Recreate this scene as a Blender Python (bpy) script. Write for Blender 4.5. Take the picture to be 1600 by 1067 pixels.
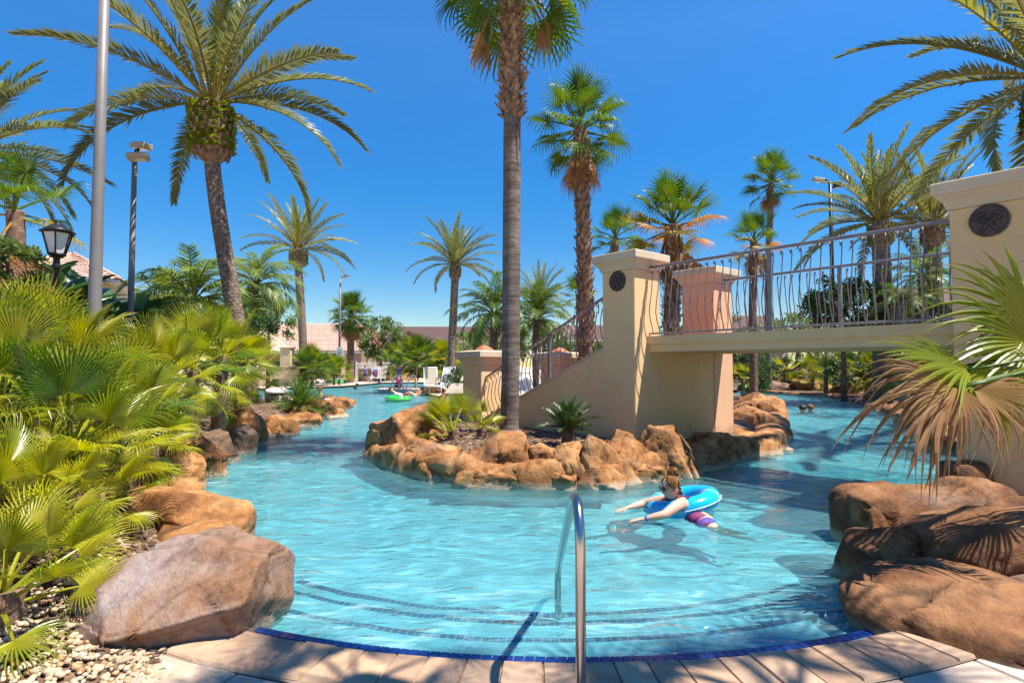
import bpy, bmesh, math, random
import numpy as np
from mathutils import Vector, Matrix, noise, geometry
from math import radians as rad, sin, cos, pi, sqrt, atan2

for o in list(bpy.data.objects):
    bpy.data.objects.remove(o)
SC = bpy.context.scene
COL = SC.collection
random.seed(7)

# ------------------------------------------------------------------ camera
F = 907.0                       # focal length in pixels of the 1600 wide photograph
TH = math.atan((572 - 533.5) / F)   # pitch: the horizon lies at row 572
CAM = Vector((0, 0, 1.7))       # eye height above the water (z = 0)
cd = bpy.data.cameras.new('camera')
cam = bpy.data.objects.new('camera', cd)
COL.objects.link(cam)
cam.location = CAM
cam.rotation_euler = (rad(90) + TH, 0, 0)
cd.sensor_width = 36.0
cd.lens = 36.0 * F / 1600.0
cd.clip_start = 0.05
cd.clip_end = 3000
SC.camera = cam

# ------------------------------------------------------------------ light
SUNV = Vector((0.44, -0.15, 1.0)).normalized()      # towards the sun
ELEV = math.asin(SUNV.z)
AZ = atan2(SUNV.x, SUNV.y)                          # from +Y towards +X
w = bpy.data.worlds.new('World')
SC.world = w
w.use_nodes = True
nt = w.node_tree
for n in list(nt.nodes):
    nt.nodes.remove(n)
sky = nt.nodes.new('ShaderNodeTexSky')
sky.sky_type = 'NISHITA'
sky.sun_disc = False
sky.sun_elevation = ELEV
sky.sun_rotation = AZ
sky.altitude = 0
sky.air_density = 1.0
sky.dust_density = 0.0
sky.ozone_density = 2.0
hs = nt.nodes.new('ShaderNodeHueSaturation')
hs.inputs['Saturation'].default_value = 1.38
hs.inputs['Hue'].default_value = 0.505
bg = nt.nodes.new('ShaderNodeBackground')
bg.inputs['Strength'].default_value = 0.10
wo = nt.nodes.new('ShaderNodeOutputWorld')
# a deep clear blue down to the horizon
tcw = nt.nodes.new('ShaderNodeTexCoord'); sxw = nt.nodes.new('ShaderNodeSeparateXYZ')
nt.links.new(tcw.outputs['Generated'], sxw.inputs[0])
for sock, lo, hi in (('Saturation', 1.66, 1.36), ('Value', 0.60, 1.06)):
    mrw = nt.nodes.new('ShaderNodeMapRange')
    mrw.inputs[1].default_value = 0.03; mrw.inputs[2].default_value = 0.5
    mrw.inputs[3].default_value = lo; mrw.inputs[4].default_value = hi
    nt.links.new(sxw.outputs[2], mrw.inputs[0]); nt.links.new(mrw.outputs[0], hs.inputs[sock])
nt.links.new(sky.outputs[0], hs.inputs['Color'])
nt.links.new(hs.outputs[0], bg.inputs[0])
nt.links.new(bg.outputs[0], wo.inputs[0])

sd = bpy.data.lights.new('sun', 'SUN')
sd.energy = 5.0
sd.angle = rad(0.5)
sd.color = (1.0, 0.93, 0.82)
sun = bpy.data.objects.new('sun', sd)
COL.objects.link(sun)
sun.rotation_euler = SUNV.to_track_quat('Z', 'Y').to_euler()
sun.location = (20, -10, 40)

SC.view_settings.view_transform = 'Standard'
SC.view_settings.look = 'None'
SC.view_settings.exposure = 1.05
SC.view_settings.gamma = 1.0
SC.view_settings.use_curve_mapping = False
cy = SC.cycles
cy.max_bounces = 8
cy.diffuse_bounces = 5
cy.glossy_bounces = 3
cy.transmission_bounces = 6
cy.transparent_max_bounces = 10
cy.caustics_reflective = False
cy.caustics_refractive = True
cy.sample_clamp_indirect = 6.0
cy.use_denoising = True

# ------------------------------------------------------------------ helpers
def ray(px, py):
    u = (px - 800) / F
    v = (533.5 - py) / F
    return Vector((u, cos(TH) - v * sin(TH), sin(TH) + v * cos(TH)))

def at(px, py, Y):
    """world point seen at pixel (px, py) of the photograph at depth Y"""
    d = ray(px, py)
    return CAM + d * (Y / d.y)

def gp(px, py, z=0.0):
    """world point seen at pixel (px, py) on the level z"""
    d = ray(px, py)
    return CAM + d * ((z - CAM.z) / d.z)

def lerp(a, b, t):
    return a + (b - a) * t

def sstep(a, b, x):
    t = max(0.0, min(1.0, (x - a) / (b - a)))
    return t * t * (3 - 2 * t)

class MB:
    """collects shapes and links them as ONE mesh object"""
    def __init__(s):
        s.v = []; s.f = []; s.m = []; s.a = []
        s.smooth = True
    def vert(s, p, a=0.0):
        s.v.append(tuple(p)); s.a.append(a); return len(s.v) - 1
    def face(s, idx, m=0):
        s.f.append(tuple(idx)); s.m.append(m)
    def quad(s, p0, p1, p2, p3, m=0):
        i = [s.vert(p) for p in (p0, p1, p2, p3)]; s.face(i, m)
    def box(s, lo, hi, M=None, m=0, bev=0.0):
        (x0, y0, z0), (x1, y1, z1) = lo, hi
        if bev <= 0:
            P = [(x0,y0,z0),(x1,y0,z0),(x1,y1,z0),(x0,y1,z0),(x0,y0,z1),(x1,y0,z1),(x1,y1,z1),(x0,y1,z1)]
            Q = [(0,3,2,1),(4,5,6,7),(0,1,5,4),(1,2,6,5),(2,3,7,6),(3,0,4,7)]
        else:
            b = bev
            P = []
            for (z, k) in ((z0, b), (z0 + b, 0), (z1 - b, 0), (z1, b)):
                P += [(x0+k,y0+b+k*0,z),(x0+b+k*0,y0+k,z),(x1-b-k*0,y0+k,z),(x1-k,y0+b,z),(x1-k,y1-b,z),(x1-b,y1-k,z),(x0+b,y1-k,z),(x0+k,y1-b,z)]
            Q = [tuple(range(7, -1, -1)), tuple(range(24, 32))]
            for r in range(3):
                for i in range(8):
                    j = (i + 1) % 8
                    Q.append((r*8+i, r*8+j, r*8+8+j, r*8+8+i))
        o = len(s.v)
        for p in P:
            p = Vector(p)
            if M is not None: p = M @ p
            s.vert(p)
        for q in Q:
            s.face([o + i for i in q], m)
    def tube(s, pts, rr, n=8, caps=True, m=0, mod=None):
        """tube along pts; rr a radius or a list; mod(k, ang) scales the radius"""
        pts = [Vector(p) for p in pts]
        if not hasattr(rr, '__len__'): rr = [rr] * len(pts)
        o = len(s.v)
        up = None
        L = len(pts)
        for k, p in enumerate(pts):
            t = (pts[min(k+1, L-1)] - pts[max(k-1, 0)])
            t = t.normalized() if t.length > 1e-9 else Vector((0,0,1))
            if up is None:
                up = Vector((1,0,0)) if abs(t.x) < 0.9 else Vector((0,1,0))
            a = (up - t * up.dot(t)).normalized()
            b = t.cross(a)
            up = a
            for i in range(n):
                g = 2 * pi * i / n
                r = rr[k] * (mod(k, g) if mod else 1.0)
                s.vert(p + a * (r * cos(g)) + b * (r * sin(g)), k / max(1, L - 1))
        for k in range(L - 1):
            for i in range(n):
                j = (i + 1) % n
                s.face((o+k*n+i, o+k*n+j, o+(k+1)*n+j, o+(k+1)*n+i), m)
        if caps:
            s.face([o + i for i in range(n - 1, -1, -1)], m)
            s.face([o + (L-1)*n + i for i in range(n)], m)
    def lathe(s, prof, n=16, M=None, m=0):
        o = len(s.v)
        for r, z in prof:
            for i in range(n):
                g = 2*pi*i/n
                p = Vector((r*cos(g), r*sin(g), z))
                if M is not None: p = M @ p
                s.vert(p)
        for k in range(len(prof) - 1):
            for i in range(n):
                j = (i+1) % n
                s.face((o+k*n+i, o+k*n+j, o+(k+1)*n+j, o+(k+1)*n+i), m)
        s.face([o+i for i in range(n-1,-1,-1)], m)
        s.face([o+(len(prof)-1)*n+i for i in range(n)], m)
    def mesh(s, name, along=False):
        me = bpy.data.meshes.new(name)
        me.from_pydata(s.v, [], s.f)
        if any(s.m):
            me.polygons.foreach_set('material_index', s.m)
        me.polygons.foreach_set('use_smooth', [s.smooth] * len(s.f))
        if along:
            at_ = me.attributes.new('along', 'FLOAT', 'POINT')
            at_.data.foreach_set('value', s.a)
        me.update()
        return me
    def build(s, name, mats, parent=None, along=False, smooth=None):
        if smooth is not None: s.smooth = smooth
        return link(name, s.mesh(name, along), mats, parent)

def link(name, me, mats=None, parent=None):
    if mats is not None and len(me.materials) == 0:
        for m in (mats if isinstance(mats, (list, tuple)) else [mats]):
            me.materials.append(m)
    o = bpy.data.objects.new(name, me)
    COL.objects.link(o)
    if parent is not None: o.parent = parent
    return o

def setmat(o, m):
    o.material_slots[0].link = 'OBJECT'
    o.material_slots[0].material = m

def tag(o, label=None, cat=None, group=None, kind=None):
    if label: o['label'] = label
    if cat: o['category'] = cat
    if group: o['group'] = group
    if kind: o['kind'] = kind
    return o

def empty(name, loc, label, cat, group=None, rz=0.0):
    o = bpy.data.objects.new(name, None)
    o.empty_display_size = 0.2
    COL.objects.link(o)
    o.location = loc
    o.rotation_euler = (0, 0, rz)
    return tag(o, label, cat, group)

def auto_smooth(o, ang=35):
    me = o.data
    me.polygons.foreach_set('use_smooth', [True] * len(me.polygons))
    me.set_sharp_from_angle(angle=rad(ang))
    return o

def copy_tree(o, parent=None):
    c = o.copy(); COL.objects.link(c)
    if parent is not None: c.parent = parent
    for ch in list(o.children): copy_tree(ch, c)
    return c

# ------------------------------------------------------------------ materials
def newmat(name):
    m = bpy.data.materials.new(name)
    m.use_nodes = True
    t = m.node_tree
    for n in list(t.nodes): t.nodes.remove(n)
    out = t.nodes.new('ShaderNodeOutputMaterial')
    return m, t, out

def nd(t, typ, **kw):
    n = t.nodes.new(typ)
    for k, v in kw.items():
        if k in n.inputs: n.inputs[k].default_value = v
        else: setattr(n, k, v)
    return n

def ramp(t, stops, fac=None, interp='LINEAR'):
    r = t.nodes.new('ShaderNodeValToRGB')
    r.color_ramp.interpolation = interp
    e = r.color_ramp.elements
    while len(e) < len(stops): e.new(0.5)
    for k, (p, c) in enumerate(stops):
        e[k].position = p
        e[k].color = (*c, 1) if len(c) == 3 else c
    if fac is not None: t.links.new(fac, r.inputs[0])
    return r

def noise_tex(t, scale, detail=4, rough=0.55, vec=None, dist=0.0):
    n = nd(t, 'ShaderNodeTexNoise')
    n.inputs['Scale'].default_value = scale
    n.inputs['Detail'].default_value = detail
    n.inputs['Roughness'].default_value = rough
    n.inputs['Distortion'].default_value = dist
    if vec is not None: t.links.new(vec, n.inputs['Vector'])
    return n

def mixc(t, a, b, fac, mode='MIX'):
    m = t.nodes.new('ShaderNodeMix')
    m.data_type = 'RGBA'
    m.blend_type = mode
    for sock, v in ((m.inputs[0], fac), (m.inputs[6], a), (m.inputs[7], b)):
        if hasattr(v, 'is_linked') or hasattr(v, 'links'):
            t.links.new(v, sock)
        elif isinstance(v, (int, float)): sock.default_value = v
        else: sock.default_value = (*v, 1)
    return m.outputs[2]

def pmat(name, c1, c2=None, scale=4.0, rough=0.7, metal=0.0, bump=0.0, bscale=40.0, spec=0.4, c3=None, coord='Object', detail=5):
    """principled material: base colour mottled by noise, fine relief by bump"""
    m, t, out = newmat(name)
    p = nd(t, 'ShaderNodeBsdfPrincipled')
    p.inputs['Roughness'].default_value = rough
    p.inputs['Metallic'].default_value = metal
    p.inputs['Specular IOR Level'].default_value = spec
    tc = nd(t, 'ShaderNodeTexCoord')
    if c2 is None:
        c2 = tuple(x * 0.82 for x in c1)
    n = noise_tex(t, scale, detail, 0.6, tc.outputs[coord])
    stops = [(0.32, c2), (0.68, c1)] if c3 is None else [(0.3, c2), (0.5, c1), (0.7, c3)]
    r = ramp(t, stops, n.outputs['Fac'])
    t.links.new(r.outputs[0], p.inputs['Base Color'])
    if bump > 0:
        n2 = noise_tex(t, bscale, 4, 0.6, tc.outputs[coord])
        b = nd(t, 'ShaderNodeBump')
        b.inputs['Strength'].default_value = bump
        b.inputs['Distance'].default_value = 0.02
        t.links.new(n2.outputs['Fac'], b.inputs['Height'])
        t.links.new(b.outputs[0], p.inputs['Normal'])
    t.links.new(p.outputs[0], out.inputs[0])
    return m

def leafmat(name, base, mid, tip, trans=0.35, rough=0.42, var=0.25, spec=0.35):
    """leaf: colour runs base -> mid -> tip along the leaf, varies by leaf"""
    m, t, out = newmat(name)
    a = nd(t, 'ShaderNodeAttribute', attribute_name='along')
    r = ramp(t, [(0.0, base), (0.5, mid), (0.8, mid), (1.0, tip)], a.outputs['Fac'])
    oi = nd(t, 'ShaderNodeObjectInfo')
    tc = nd(t, 'ShaderNodeTexCoord')
    n = noise_tex(t, 2.5, 3, 0.6, tc.outputs['Object'])
    h = nd(t, 'ShaderNodeHueSaturation')
    mr = nd(t, 'ShaderNodeMapRange')
    mr.inputs[3].default_value = 1.0 - var; mr.inputs[4].default_value = 1.0 + var
    t.links.new(oi.outputs['Random'], mr.inputs[0])
    mr2 = nd(t, 'ShaderNodeMapRange')
    mr2.inputs[1].default_value = 0.3; mr2.inputs[2].default_value = 0.7
    mr2.inputs[3].default_value = 0.485; mr2.inputs[4].default_value = 0.513
    t.links.new(n.outputs['Fac'], mr2.inputs[0])
    t.links.new(mr.outputs[0], h.inputs['Value'])
    t.links.new(mr2.outputs[0], h.inputs['Hue'])
    t.links.new(r.outputs[0], h.inputs['Color'])
    p = nd(t, 'ShaderNodeBsdfPrincipled')
    p.inputs['Roughness'].default_value = rough
    p.inputs['Specular IOR Level'].default_value = spec
    t.links.new(h.outputs[0], p.inputs['Base Color'])
    tr = nd(t, 'ShaderNodeBsdfTranslucent')
    g = nd(t, 'ShaderNodeHueSaturation')
    g.inputs['Saturation'].default_value = 1.1
    g.inputs['Value'].default_value = 1.5
    t.links.new(h.outputs[0], g.inputs['Color'])
    t.links.new(g.outputs[0], tr.inputs[0])
    mx = nd(t, 'ShaderNodeMixShader')
    mx.inputs[0].default_value = trans
    t.links.new(p.outputs[0], mx.inputs[1])
    t.links.new(tr.outputs[0], mx.inputs[2])
    t.links.new(mx.outputs[0], out.inputs[0])
    return m

def rockmat(name, dark, mid, light, grey, greyamt):
    m, t, out = newmat(name)
    geo = nd(t, 'ShaderNodeNewGeometry')
    oi = nd(t, 'ShaderNodeObjectInfo')
    tc = nd(t, 'ShaderNodeTexCoord')
    off = nd(t, 'ShaderNodeVectorMath', operation='SCALE')
    cx = nd(t, 'ShaderNodeCombineXYZ')
    for i in range(3): t.links.new(oi.outputs['Random'], cx.inputs[i])
    t.links.new(cx.outputs[0], off.inputs[0]); off.inputs['Scale'].default_value = 37.0
    add = nd(t, 'ShaderNodeVectorMath', operation='ADD')
    t.links.new(geo.outputs['Position'], add.inputs[0]); t.links.new(off.outputs[0], add.inputs[1])
    V = add.outputs[0]
    n1 = noise_tex(t, 2.1, 7, 0.62, V, 0.6)
    n2 = noise_tex(t, 0.9, 4, 0.6, V, 1.0)
    n3 = noise_tex(t, 9.0, 6, 0.7, V)
    c = ramp(t, [(0.30, dark), (0.47, mid), (0.66, light)], n1.outputs['Fac']).outputs[0]
    gm = ramp(t, [(0.62 - greyamt, (0, 0, 0)), (0.75 - greyamt * 0.8, (1, 1, 1))], n2.outputs['Fac']).outputs[0]
    c = mixc(t, c, grey, gm)
    sp = ramp(t, [(0.28, (0.55, 0.48, 0.42)), (0.5, (1, 1, 1)), (0.75, (1.2, 1.18, 1.14))], n3.outputs['Fac']).outputs[0]
    c = mixc(t, c, sp, 1.0, 'MULTIPLY')
    # soil caught in the joints between the carved plates
    ck = nd(t, 'ShaderNodeAttribute', attribute_name='crack')
    c = mixc(t, c, (0.055, 0.03, 0.016), ck.outputs['Fac'])
    # lime scale along the water line
    sx = nd(t, 'ShaderNodeSeparateXYZ')
    t.links.new(geo.outputs['Position'], sx.inputs[0])
    ad = nd(t, 'ShaderNodeMath', operation='MULTIPLY_ADD')
    t.links.new(n3.outputs['Fac'], ad.inputs[0]); ad.inputs[1].default_value = 0.12
    t.links.new(sx.outputs[2], ad.inputs[2])
    sc = ramp(t, [(0.02, (0.85, 0.85, 0.85)), (0.105, (0.65, 0.65, 0.65)), (0.17, (0, 0, 0))], ad.outputs[0]).outputs[0]
    c = mixc(t, c, (0.46, 0.37, 0.27), sc)
    p = nd(t, 'ShaderNodeBsdfPrincipled')
    p.inputs['Roughness'].default_value = 0.72
    p.inputs['Specular IOR Level'].default_value = 0.3
    t.links.new(c, p.inputs['Base Color'])
    h = nd(t, 'ShaderNodeMath', operation='MULTIPLY_ADD')
    n4 = noise_tex(t, 28.0, 7, 0.68, V, 0.3)
    vo = nd(t, 'ShaderNodeTexVoronoi'); vo.inputs['Scale'].default_value = 14.0
    t.links.new(V, vo.inputs['Vector'])
    h.inputs[1].default_value = 0.25
    t.links.new(vo.outputs['Distance'], h.inputs[0]); t.links.new(n4.outputs['Fac'], h.inputs[2])
    b = nd(t, 'ShaderNodeBump'); b.inputs['Strength'].default_value = 0.8; b.inputs['Distance'].default_value = 0.026
    t.links.new(h.outputs[0], b.inputs['Height'])
    t.links.new(b.outputs[0], p.inputs['Normal'])
    t.links.new(p.outputs[0], out.inputs[0])
    return m

def stuccomat(name, c1, c2, stain):
    """painted stucco: faint mottling, rain stains running down from the top, scuffs at the foot"""
    m, t, out = newmat(name)
    geo = nd(t, 'ShaderNodeNewGeometry')
    n1 = noise_tex(t, 1.3, 5, 0.6, geo.outputs['Position'])
    c = ramp(t, [(0.3, c2), (0.7, c1)], n1.outputs['Fac']).outputs[0]
    mp = nd(t, 'ShaderNodeMapping'); mp.inputs['Scale'].default_value = (7, 7, 0.5)
    t.links.new(geo.outputs['Position'], mp.inputs[0])
    n2 = noise_tex(t, 1.0, 5, 0.65, mp.outputs[0])
    f = ramp(t, [(0.52, (0, 0, 0)), (0.8, (0.22, 0.22, 0.22))], n2.outputs['Fac']).outputs[0]
    c = mixc(t, c, stain, f)
    p = nd(t, 'ShaderNodeBsdfPrincipled')
    p.inputs['Roughness'].default_value = 0.85
    p.inputs['Specular IOR Level'].default_value = 0.2
    t.links.new(c, p.inputs['Base Color'])
    # splashed soil and damp near the foot, fine cracks in the coat
    sx = nd(t, 'ShaderNodeSeparateXYZ'); t.links.new(geo.outputs['Position'], sx.inputs[0])
    ad = nd(t, 'ShaderNodeMath', operation='MULTIPLY_ADD'); ad.inputs[1].default_value = 0.9
    n6 = noise_tex(t, 3.5, 6, 0.7, geo.outputs['Position'])
    t.links.new(n6.outputs['Fac'], ad.inputs[0]); t.links.new(sx.outputs[2], ad.inputs[2])
    ft = ramp(t, [(0.62, (0.5, 0.5, 0.5)), (0.98, (0, 0, 0))], ad.outputs[0]).outputs[0]
    c = mixc(t, c, tuple(x * 0.45 for x in stain), ft)
    vo = nd(t, 'ShaderNodeTexVoronoi', feature='DISTANCE_TO_EDGE'); vo.inputs['Scale'].default_value = 0.9
    wv = nd(t, 'ShaderNodeVectorMath', operation='MULTIPLY_ADD'); wv.inputs[1].default_value = (.35, .35, .35)
    t.links.new(n6.outputs['Color'], wv.inputs[0]); t.links.new(geo.outputs['Position'], wv.inputs[2]); t.links.new(wv.outputs[0], vo.inputs['Vector'])
    cr = ramp(t, [(0.0, (0.35, 0.35, 0.35)), (0.006, (0, 0, 0))], vo.outputs['Distance']).outputs[0]
    c = mixc(t, c, tuple(x * 0.5 for x in stain), cr)
    t.links.new(c, p.inputs['Base Color'])
    n3 = noise_tex(t, 60, 5, 0.7, geo.outputs['Position'])
    b = nd(t, 'ShaderNodeBump'); b.inputs['Strength'].default_value = 0.5; b.inputs['Distance'].default_value = 0.012
    t.links.new(n3.outputs['Fac'], b.inputs['Height']); t.links.new(b.outputs[0], p.inputs['Normal'])
    t.links.new(p.outputs[0], out.inputs[0])
    return m

M = {}
M['stucco'] = stuccomat('stucco', (0.74, 0.505, 0.265), (0.685, 0.46, 0.235), (0.53, 0.35, 0.18))
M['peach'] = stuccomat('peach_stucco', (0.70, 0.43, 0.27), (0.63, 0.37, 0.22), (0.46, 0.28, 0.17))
M['cap'] = stuccomat('cast_stone', (0.60, 0.50, 0.36), (0.50, 0.41, 0.28), (0.22, 0.17, 0.10))
M['bronze'] = pmat('bronze', (0.10, 0.068, 0.058), (0.06, 0.042, 0.038), 8, 0.5, 0.2, 0.2, 60)
M['terracotta'] = pmat('terracotta', (0.50, 0.16, 0.07), (0.38, 0.12, 0.06), 6, 0.7)
M['paver_red'] = pmat('red_paver', (0.42, 0.16, 0.10), (0.32, 0.13, 0.09), 5, 0.8, bump=0.2)
M['rail'] = pmat('rail_metal', (0.25, 0.24, 0.25), (0.18, 0.155, 0.15), 5, 0.42, 0.5, 0.1, 80)
M['steel'] = pmat('stainless', (0.46, 0.44, 0.42), (0.38, 0.36, 0.34), 3, 0.22, 1.0)
M['pole'] = pmat('pole_grey', (0.20, 0.185, 0.18), (0.165, 0.155, 0.15), 2, 0.5, 0.1)
M['polewhite'] = pmat('pole_pale', (0.55, 0.54, 0.52), (0.47, 0.46, 0.45), 2, 0.5)
M['lampbeige'] = pmat('lamp_beige', (0.46, 0.38, 0.27), (0.40, 0.33, 0.23), 3, 0.5)
M['black'] = pmat('black_iron', (0.025, 0.027, 0.032), (0.018, 0.018, 0.02), 6, 0.4, 0.3)
M['lampglass'] = pmat('frosted_glass', (0.72, 0.70, 0.68), (0.65, 0.63, 0.62), 3, 0.25)
M['white'] = pmat('white_paint', (0.78, 0.77, 0.74), (0.68, 0.66, 0.62), 3, 0.5)
M['brownplastic'] = pmat('brown_resin', (0.16, 0.115, 0.095), (0.13, 0.095, 0.08), 3, 0.55)
M['brownlid'] = pmat('brown_resin_lid', (0.36, 0.29, 0.245), (0.31, 0.25, 0.21), 3, 0.6)
M['rock'] = rockmat('rock_orange', (0.085, 0.032, 0.011), (0.29, 0.122, 0.036), (0.48, 0.255, 0.105), (0.18, 0.115, 0.085), 0.04)
M['rockgrey'] = rockmat('rock_grey', (0.11, 0.048, 0.02), (0.225, 0.115, 0.058), (0.30, 0.195, 0.13), (0.30, 0.235, 0.22), 0.2)
M['rockdark'] = rockmat('rock_dark', (0.075, 0.042, 0.028), (0.16, 0.092, 0.058), (0.25, 0.155, 0.10), (0.15, 0.115, 0.10), 0.10)
M['rockbrown'] = rockmat('rock_brown', (0.06, 0.024, 0.009), (0.185, 0.075, 0.026), (0.33, 0.165, 0.07), (0.17, 0.115, 0.085), 0.05)
M['mulch'] = pmat('mulch_soil', (0.15, 0.085, 0.05), (0.055, 0.032, 0.02), 9, 0.9, 0, 0.8, 30, c3=(0.24, 0.16, 0.10), coord='Object')
M['chip'] = pmat('mulch_chip', (0.30, 0.20, 0.12), (0.10, 0.06, 0.035), 5, 0.85, c3=(0.46, 0.36, 0.24))
M['deck'] = pmat('deck_concrete', (0.56, 0.43, 0.34), (0.47, 0.35, 0.27), 1.5, 0.8, 0, 0.2, 40)
M['tile_blue'] = pmat('blue_tile', (0.010, 0.042, 0.21), (0.007, 0.026, 0.13), 7, 0.15)
M['tile_grout'] = pmat('grout', (0.33, 0.42, 0.52), (0.26, 0.34, 0.45), 7, 0.7)
M['plaster'] = pmat('pool_plaster', (0.80, 0.88, 0.89), (0.66, 0.79, 0.81), 1.1, 0.7, coord='Object')
M['roofpink'] = pmat('roof_tile_pink', (0.56, 0.34, 0.26), (0.44, 0.25, 0.19), 3.0, 0.8, c3=(0.66, 0.46, 0.36))
M['roofbrown'] = pmat('roof_brown', (0.10, 0.052, 0.045), (0.075, 0.04, 0.036), 2.0, 0.8)
M['wallcream'] = stuccomat('wall_cream', (0.66, 0.53, 0.31), (0.60, 0.47, 0.27), (0.4, 0.32, 0.2))
M['walltan'] = stuccomat('wall_tan', (0.33, 0.25, 0.20), (0.28, 0.21, 0.17), (0.2, 0.15, 0.12))
M['dkglass'] = pmat('window_dark', (0.03, 0.035, 0.045), (0.02, 0.024, 0.03), 2, 0.12)
M['trim'] = pmat('pale_trim', (0.62, 0.58, 0.52), (0.55, 0.51, 0.46), 3, 0.6)

# foliage
M['date'] = leafmat('date_leaf', (0.26, 0.22, 0.05), (0.16, 0.18, 0.07), (0.24, 0.25, 0.13), 0.33, 0.4, 0.22)
M['dateyoung'] = leafmat('date_leaf_young', (0.34, 0.26, 0.03), (0.19, 0.21, 0.045), (0.16, 0.19, 0.06), 0.35, 0.45, 0.2)
M['fan'] = leafmat('fan_leaf', (0.14, 0.19, 0.02), (0.075, 0.145, 0.016), (0.22, 0.22, 0.06), 0.35, 0.38, 0.25)
M['fanyel'] = leafmat('fan_leaf_yellow', (0.26, 0.27, 0.02), (0.30, 0.24, 0.015), (0.42, 0.25, 0.04), 0.35, 0.45, 0.2)
M['fanorange'] = leafmat('fan_leaf_orange', (0.36, 0.22, 0.02), (0.48, 0.19, 0.015), (0.40, 0.20, 0.05), 0.3, 0.5, 0.2)
M['fandead'] = leafmat('fan_leaf_dead', (0.34, 0.20, 0.06), (0.30, 0.165, 0.07), (0.44, 0.33, 0.21), 0.3, 0.6, 0.3)
M['bush'] = leafmat('bush_leaf', (0.31, 0.30, 0.016), (0.215, 0.26, 0.013), (0.46, 0.36, 0.05), 0.42, 0.33, 0.28, 0.45)
M['bushyel'] = leafmat('bush_leaf_yellow', (0.36, 0.36, 0.02), (0.34, 0.33, 0.018), (0.50, 0.38, 0.08), 0.42, 0.36, 0.22, 0.45)
M['bushdark'] = leafmat('bush_leaf_deep', (0.13, 0.18, 0.015), (0.085, 0.16, 0.014), (0.24, 0.23, 0.06), 0.36, 0.34, 0.22, 0.45)
M['queen'] = leafmat('queen_leaf', (0.16, 0.18, 0.03), (0.09, 0.16, 0.025), (0.14, 0.20, 0.05), 0.35, 0.4, 0.25)
M['queendark'] = leafmat('queen_leaf_dark', (0.10, 0.13, 0.03), (0.05, 0.10, 0.03), (0.08, 0.13, 0.05), 0.3, 0.4, 0.25)
M['pindo'] = leafmat('pindo_leaf', (0.22, 0.24, 0.04), (0.17, 0.235, 0.045), (0.27, 0.28, 0.10), 0.35, 0.4, 0.25)
M['sago'] = leafmat('sago_leaf', (0.10, 0.12, 0.03), (0.045, 0.085, 0.022), (0.14, 0.12, 0.05), 0.2, 0.35, 0.3)
M['paddle'] = leafmat('paddle_leaf', (0.09, 0.14, 0.03), (0.05, 0.115, 0.035), (0.07, 0.13, 0.045), 0.3, 0.32, 0.3, 0.5)
M['leafmid'] = leafmat('shrub_leaf', (0.07, 0.12, 0.025), (0.065, 0.125, 0.025), (0.12, 0.17, 0.04), 0.3, 0.4, 0.3)
M['leafpale'] = leafmat('tree_leaf_pale', (0.16, 0.22, 0.06), (0.15, 0.22, 0.06), (0.22, 0.28, 0.10), 0.35, 0.45, 0.3)
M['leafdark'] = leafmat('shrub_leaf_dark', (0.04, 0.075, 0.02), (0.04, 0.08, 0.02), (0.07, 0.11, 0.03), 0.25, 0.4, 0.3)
M['fern'] = leafmat('fern_leaf', (0.15, 0.20, 0.02), (0.20, 0.25, 0.02), (0.30, 0.30, 0.04), 0.35, 0.45, 0.3)
M['barkdate'] = pmat('date_bark', (0.16, 0.112, 0.082), (0.065, 0.043, 0.031), 14, 0.9, 0, 0.8, 40, c3=(0.34, 0.27, 0.20), coord='Object')
M['barkgrey0'] = pmat('grey_bark', (0.25, 0.215, 0.195), (0.17, 0.14, 0.125), 3.0, 0.85, 0, 0.5, 30, c3=(0.33, 0.295, 0.27), coord='Object')
def ringbark():
    m, t, out = newmat('ringed_bark')
    tc = nd(t, 'ShaderNodeTexCoord')
    mp = nd(t, 'ShaderNodeMapping'); mp.inputs['Scale'].default_value = (2.2, 2.2, 16)
    t.links.new(tc.outputs['Object'], mp.inputs[0])
    n1 = noise_tex(t, 1.0, 6, 0.7, mp.outputs[0], 0.4)
    n2 = noise_tex(t, 2.2, 5, 0.65, tc.outputs['Object'])
    mp3 = nd(t, 'ShaderNodeMapping'); mp3.inputs['Scale'].default_value = (26, 26, 2.4)
    t.links.new(tc.outputs['Object'], mp3.inputs[0])
    n3 = noise_tex(t, 1.0, 5, 0.7, mp3.outputs[0], 0.3)
    c = ramp(t, [(0.30, (0.11, 0.085, 0.075)), (0.5, (0.215, 0.178, 0.158)), (0.68, (0.30, 0.262, 0.235))], n1.outputs['Fac']).outputs[0]
    c = mixc(t, c, ramp(t, [(0.32, (0.55, 0.48, 0.42)), (0.7, (1.1, 1.08, 1.06))], n2.outputs['Fac']).outputs[0], 1.0, 'MULTIPLY')
    c = mixc(t, c, (0.05, 0.036, 0.03), ramp(t, [(0.60, (0, 0, 0)), (0.68, (0.75, 0.75, 0.75))], n3.outputs['Fac']).outputs[0])
    p = nd(t, 'ShaderNodeBsdfPrincipled'); p.inputs['Roughness'].default_value = 0.9; p.inputs['Specular IOR Level'].default_value = 0.15
    t.links.new(c, p.inputs['Base Color'])
    h = nd(t, 'ShaderNodeMath', operation='SUBTRACT'); t.links.new(n1.outputs['Fac'], h.inputs[0]); t.links.new(n3.outputs['Fac'], h.inputs[1])
    b = nd(t, 'ShaderNodeBump'); b.inputs['Strength'].default_value = 0.8; b.inputs['Distance'].default_value = 0.03
    t.links.new(h.outputs[0], b.inputs['Height']); t.links.new(b.outputs[0], p.inputs['Normal'])
    t.links.new(p.outputs[0], out.inputs[0])
    return m
M['barkgrey'] = ringbark()
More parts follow.
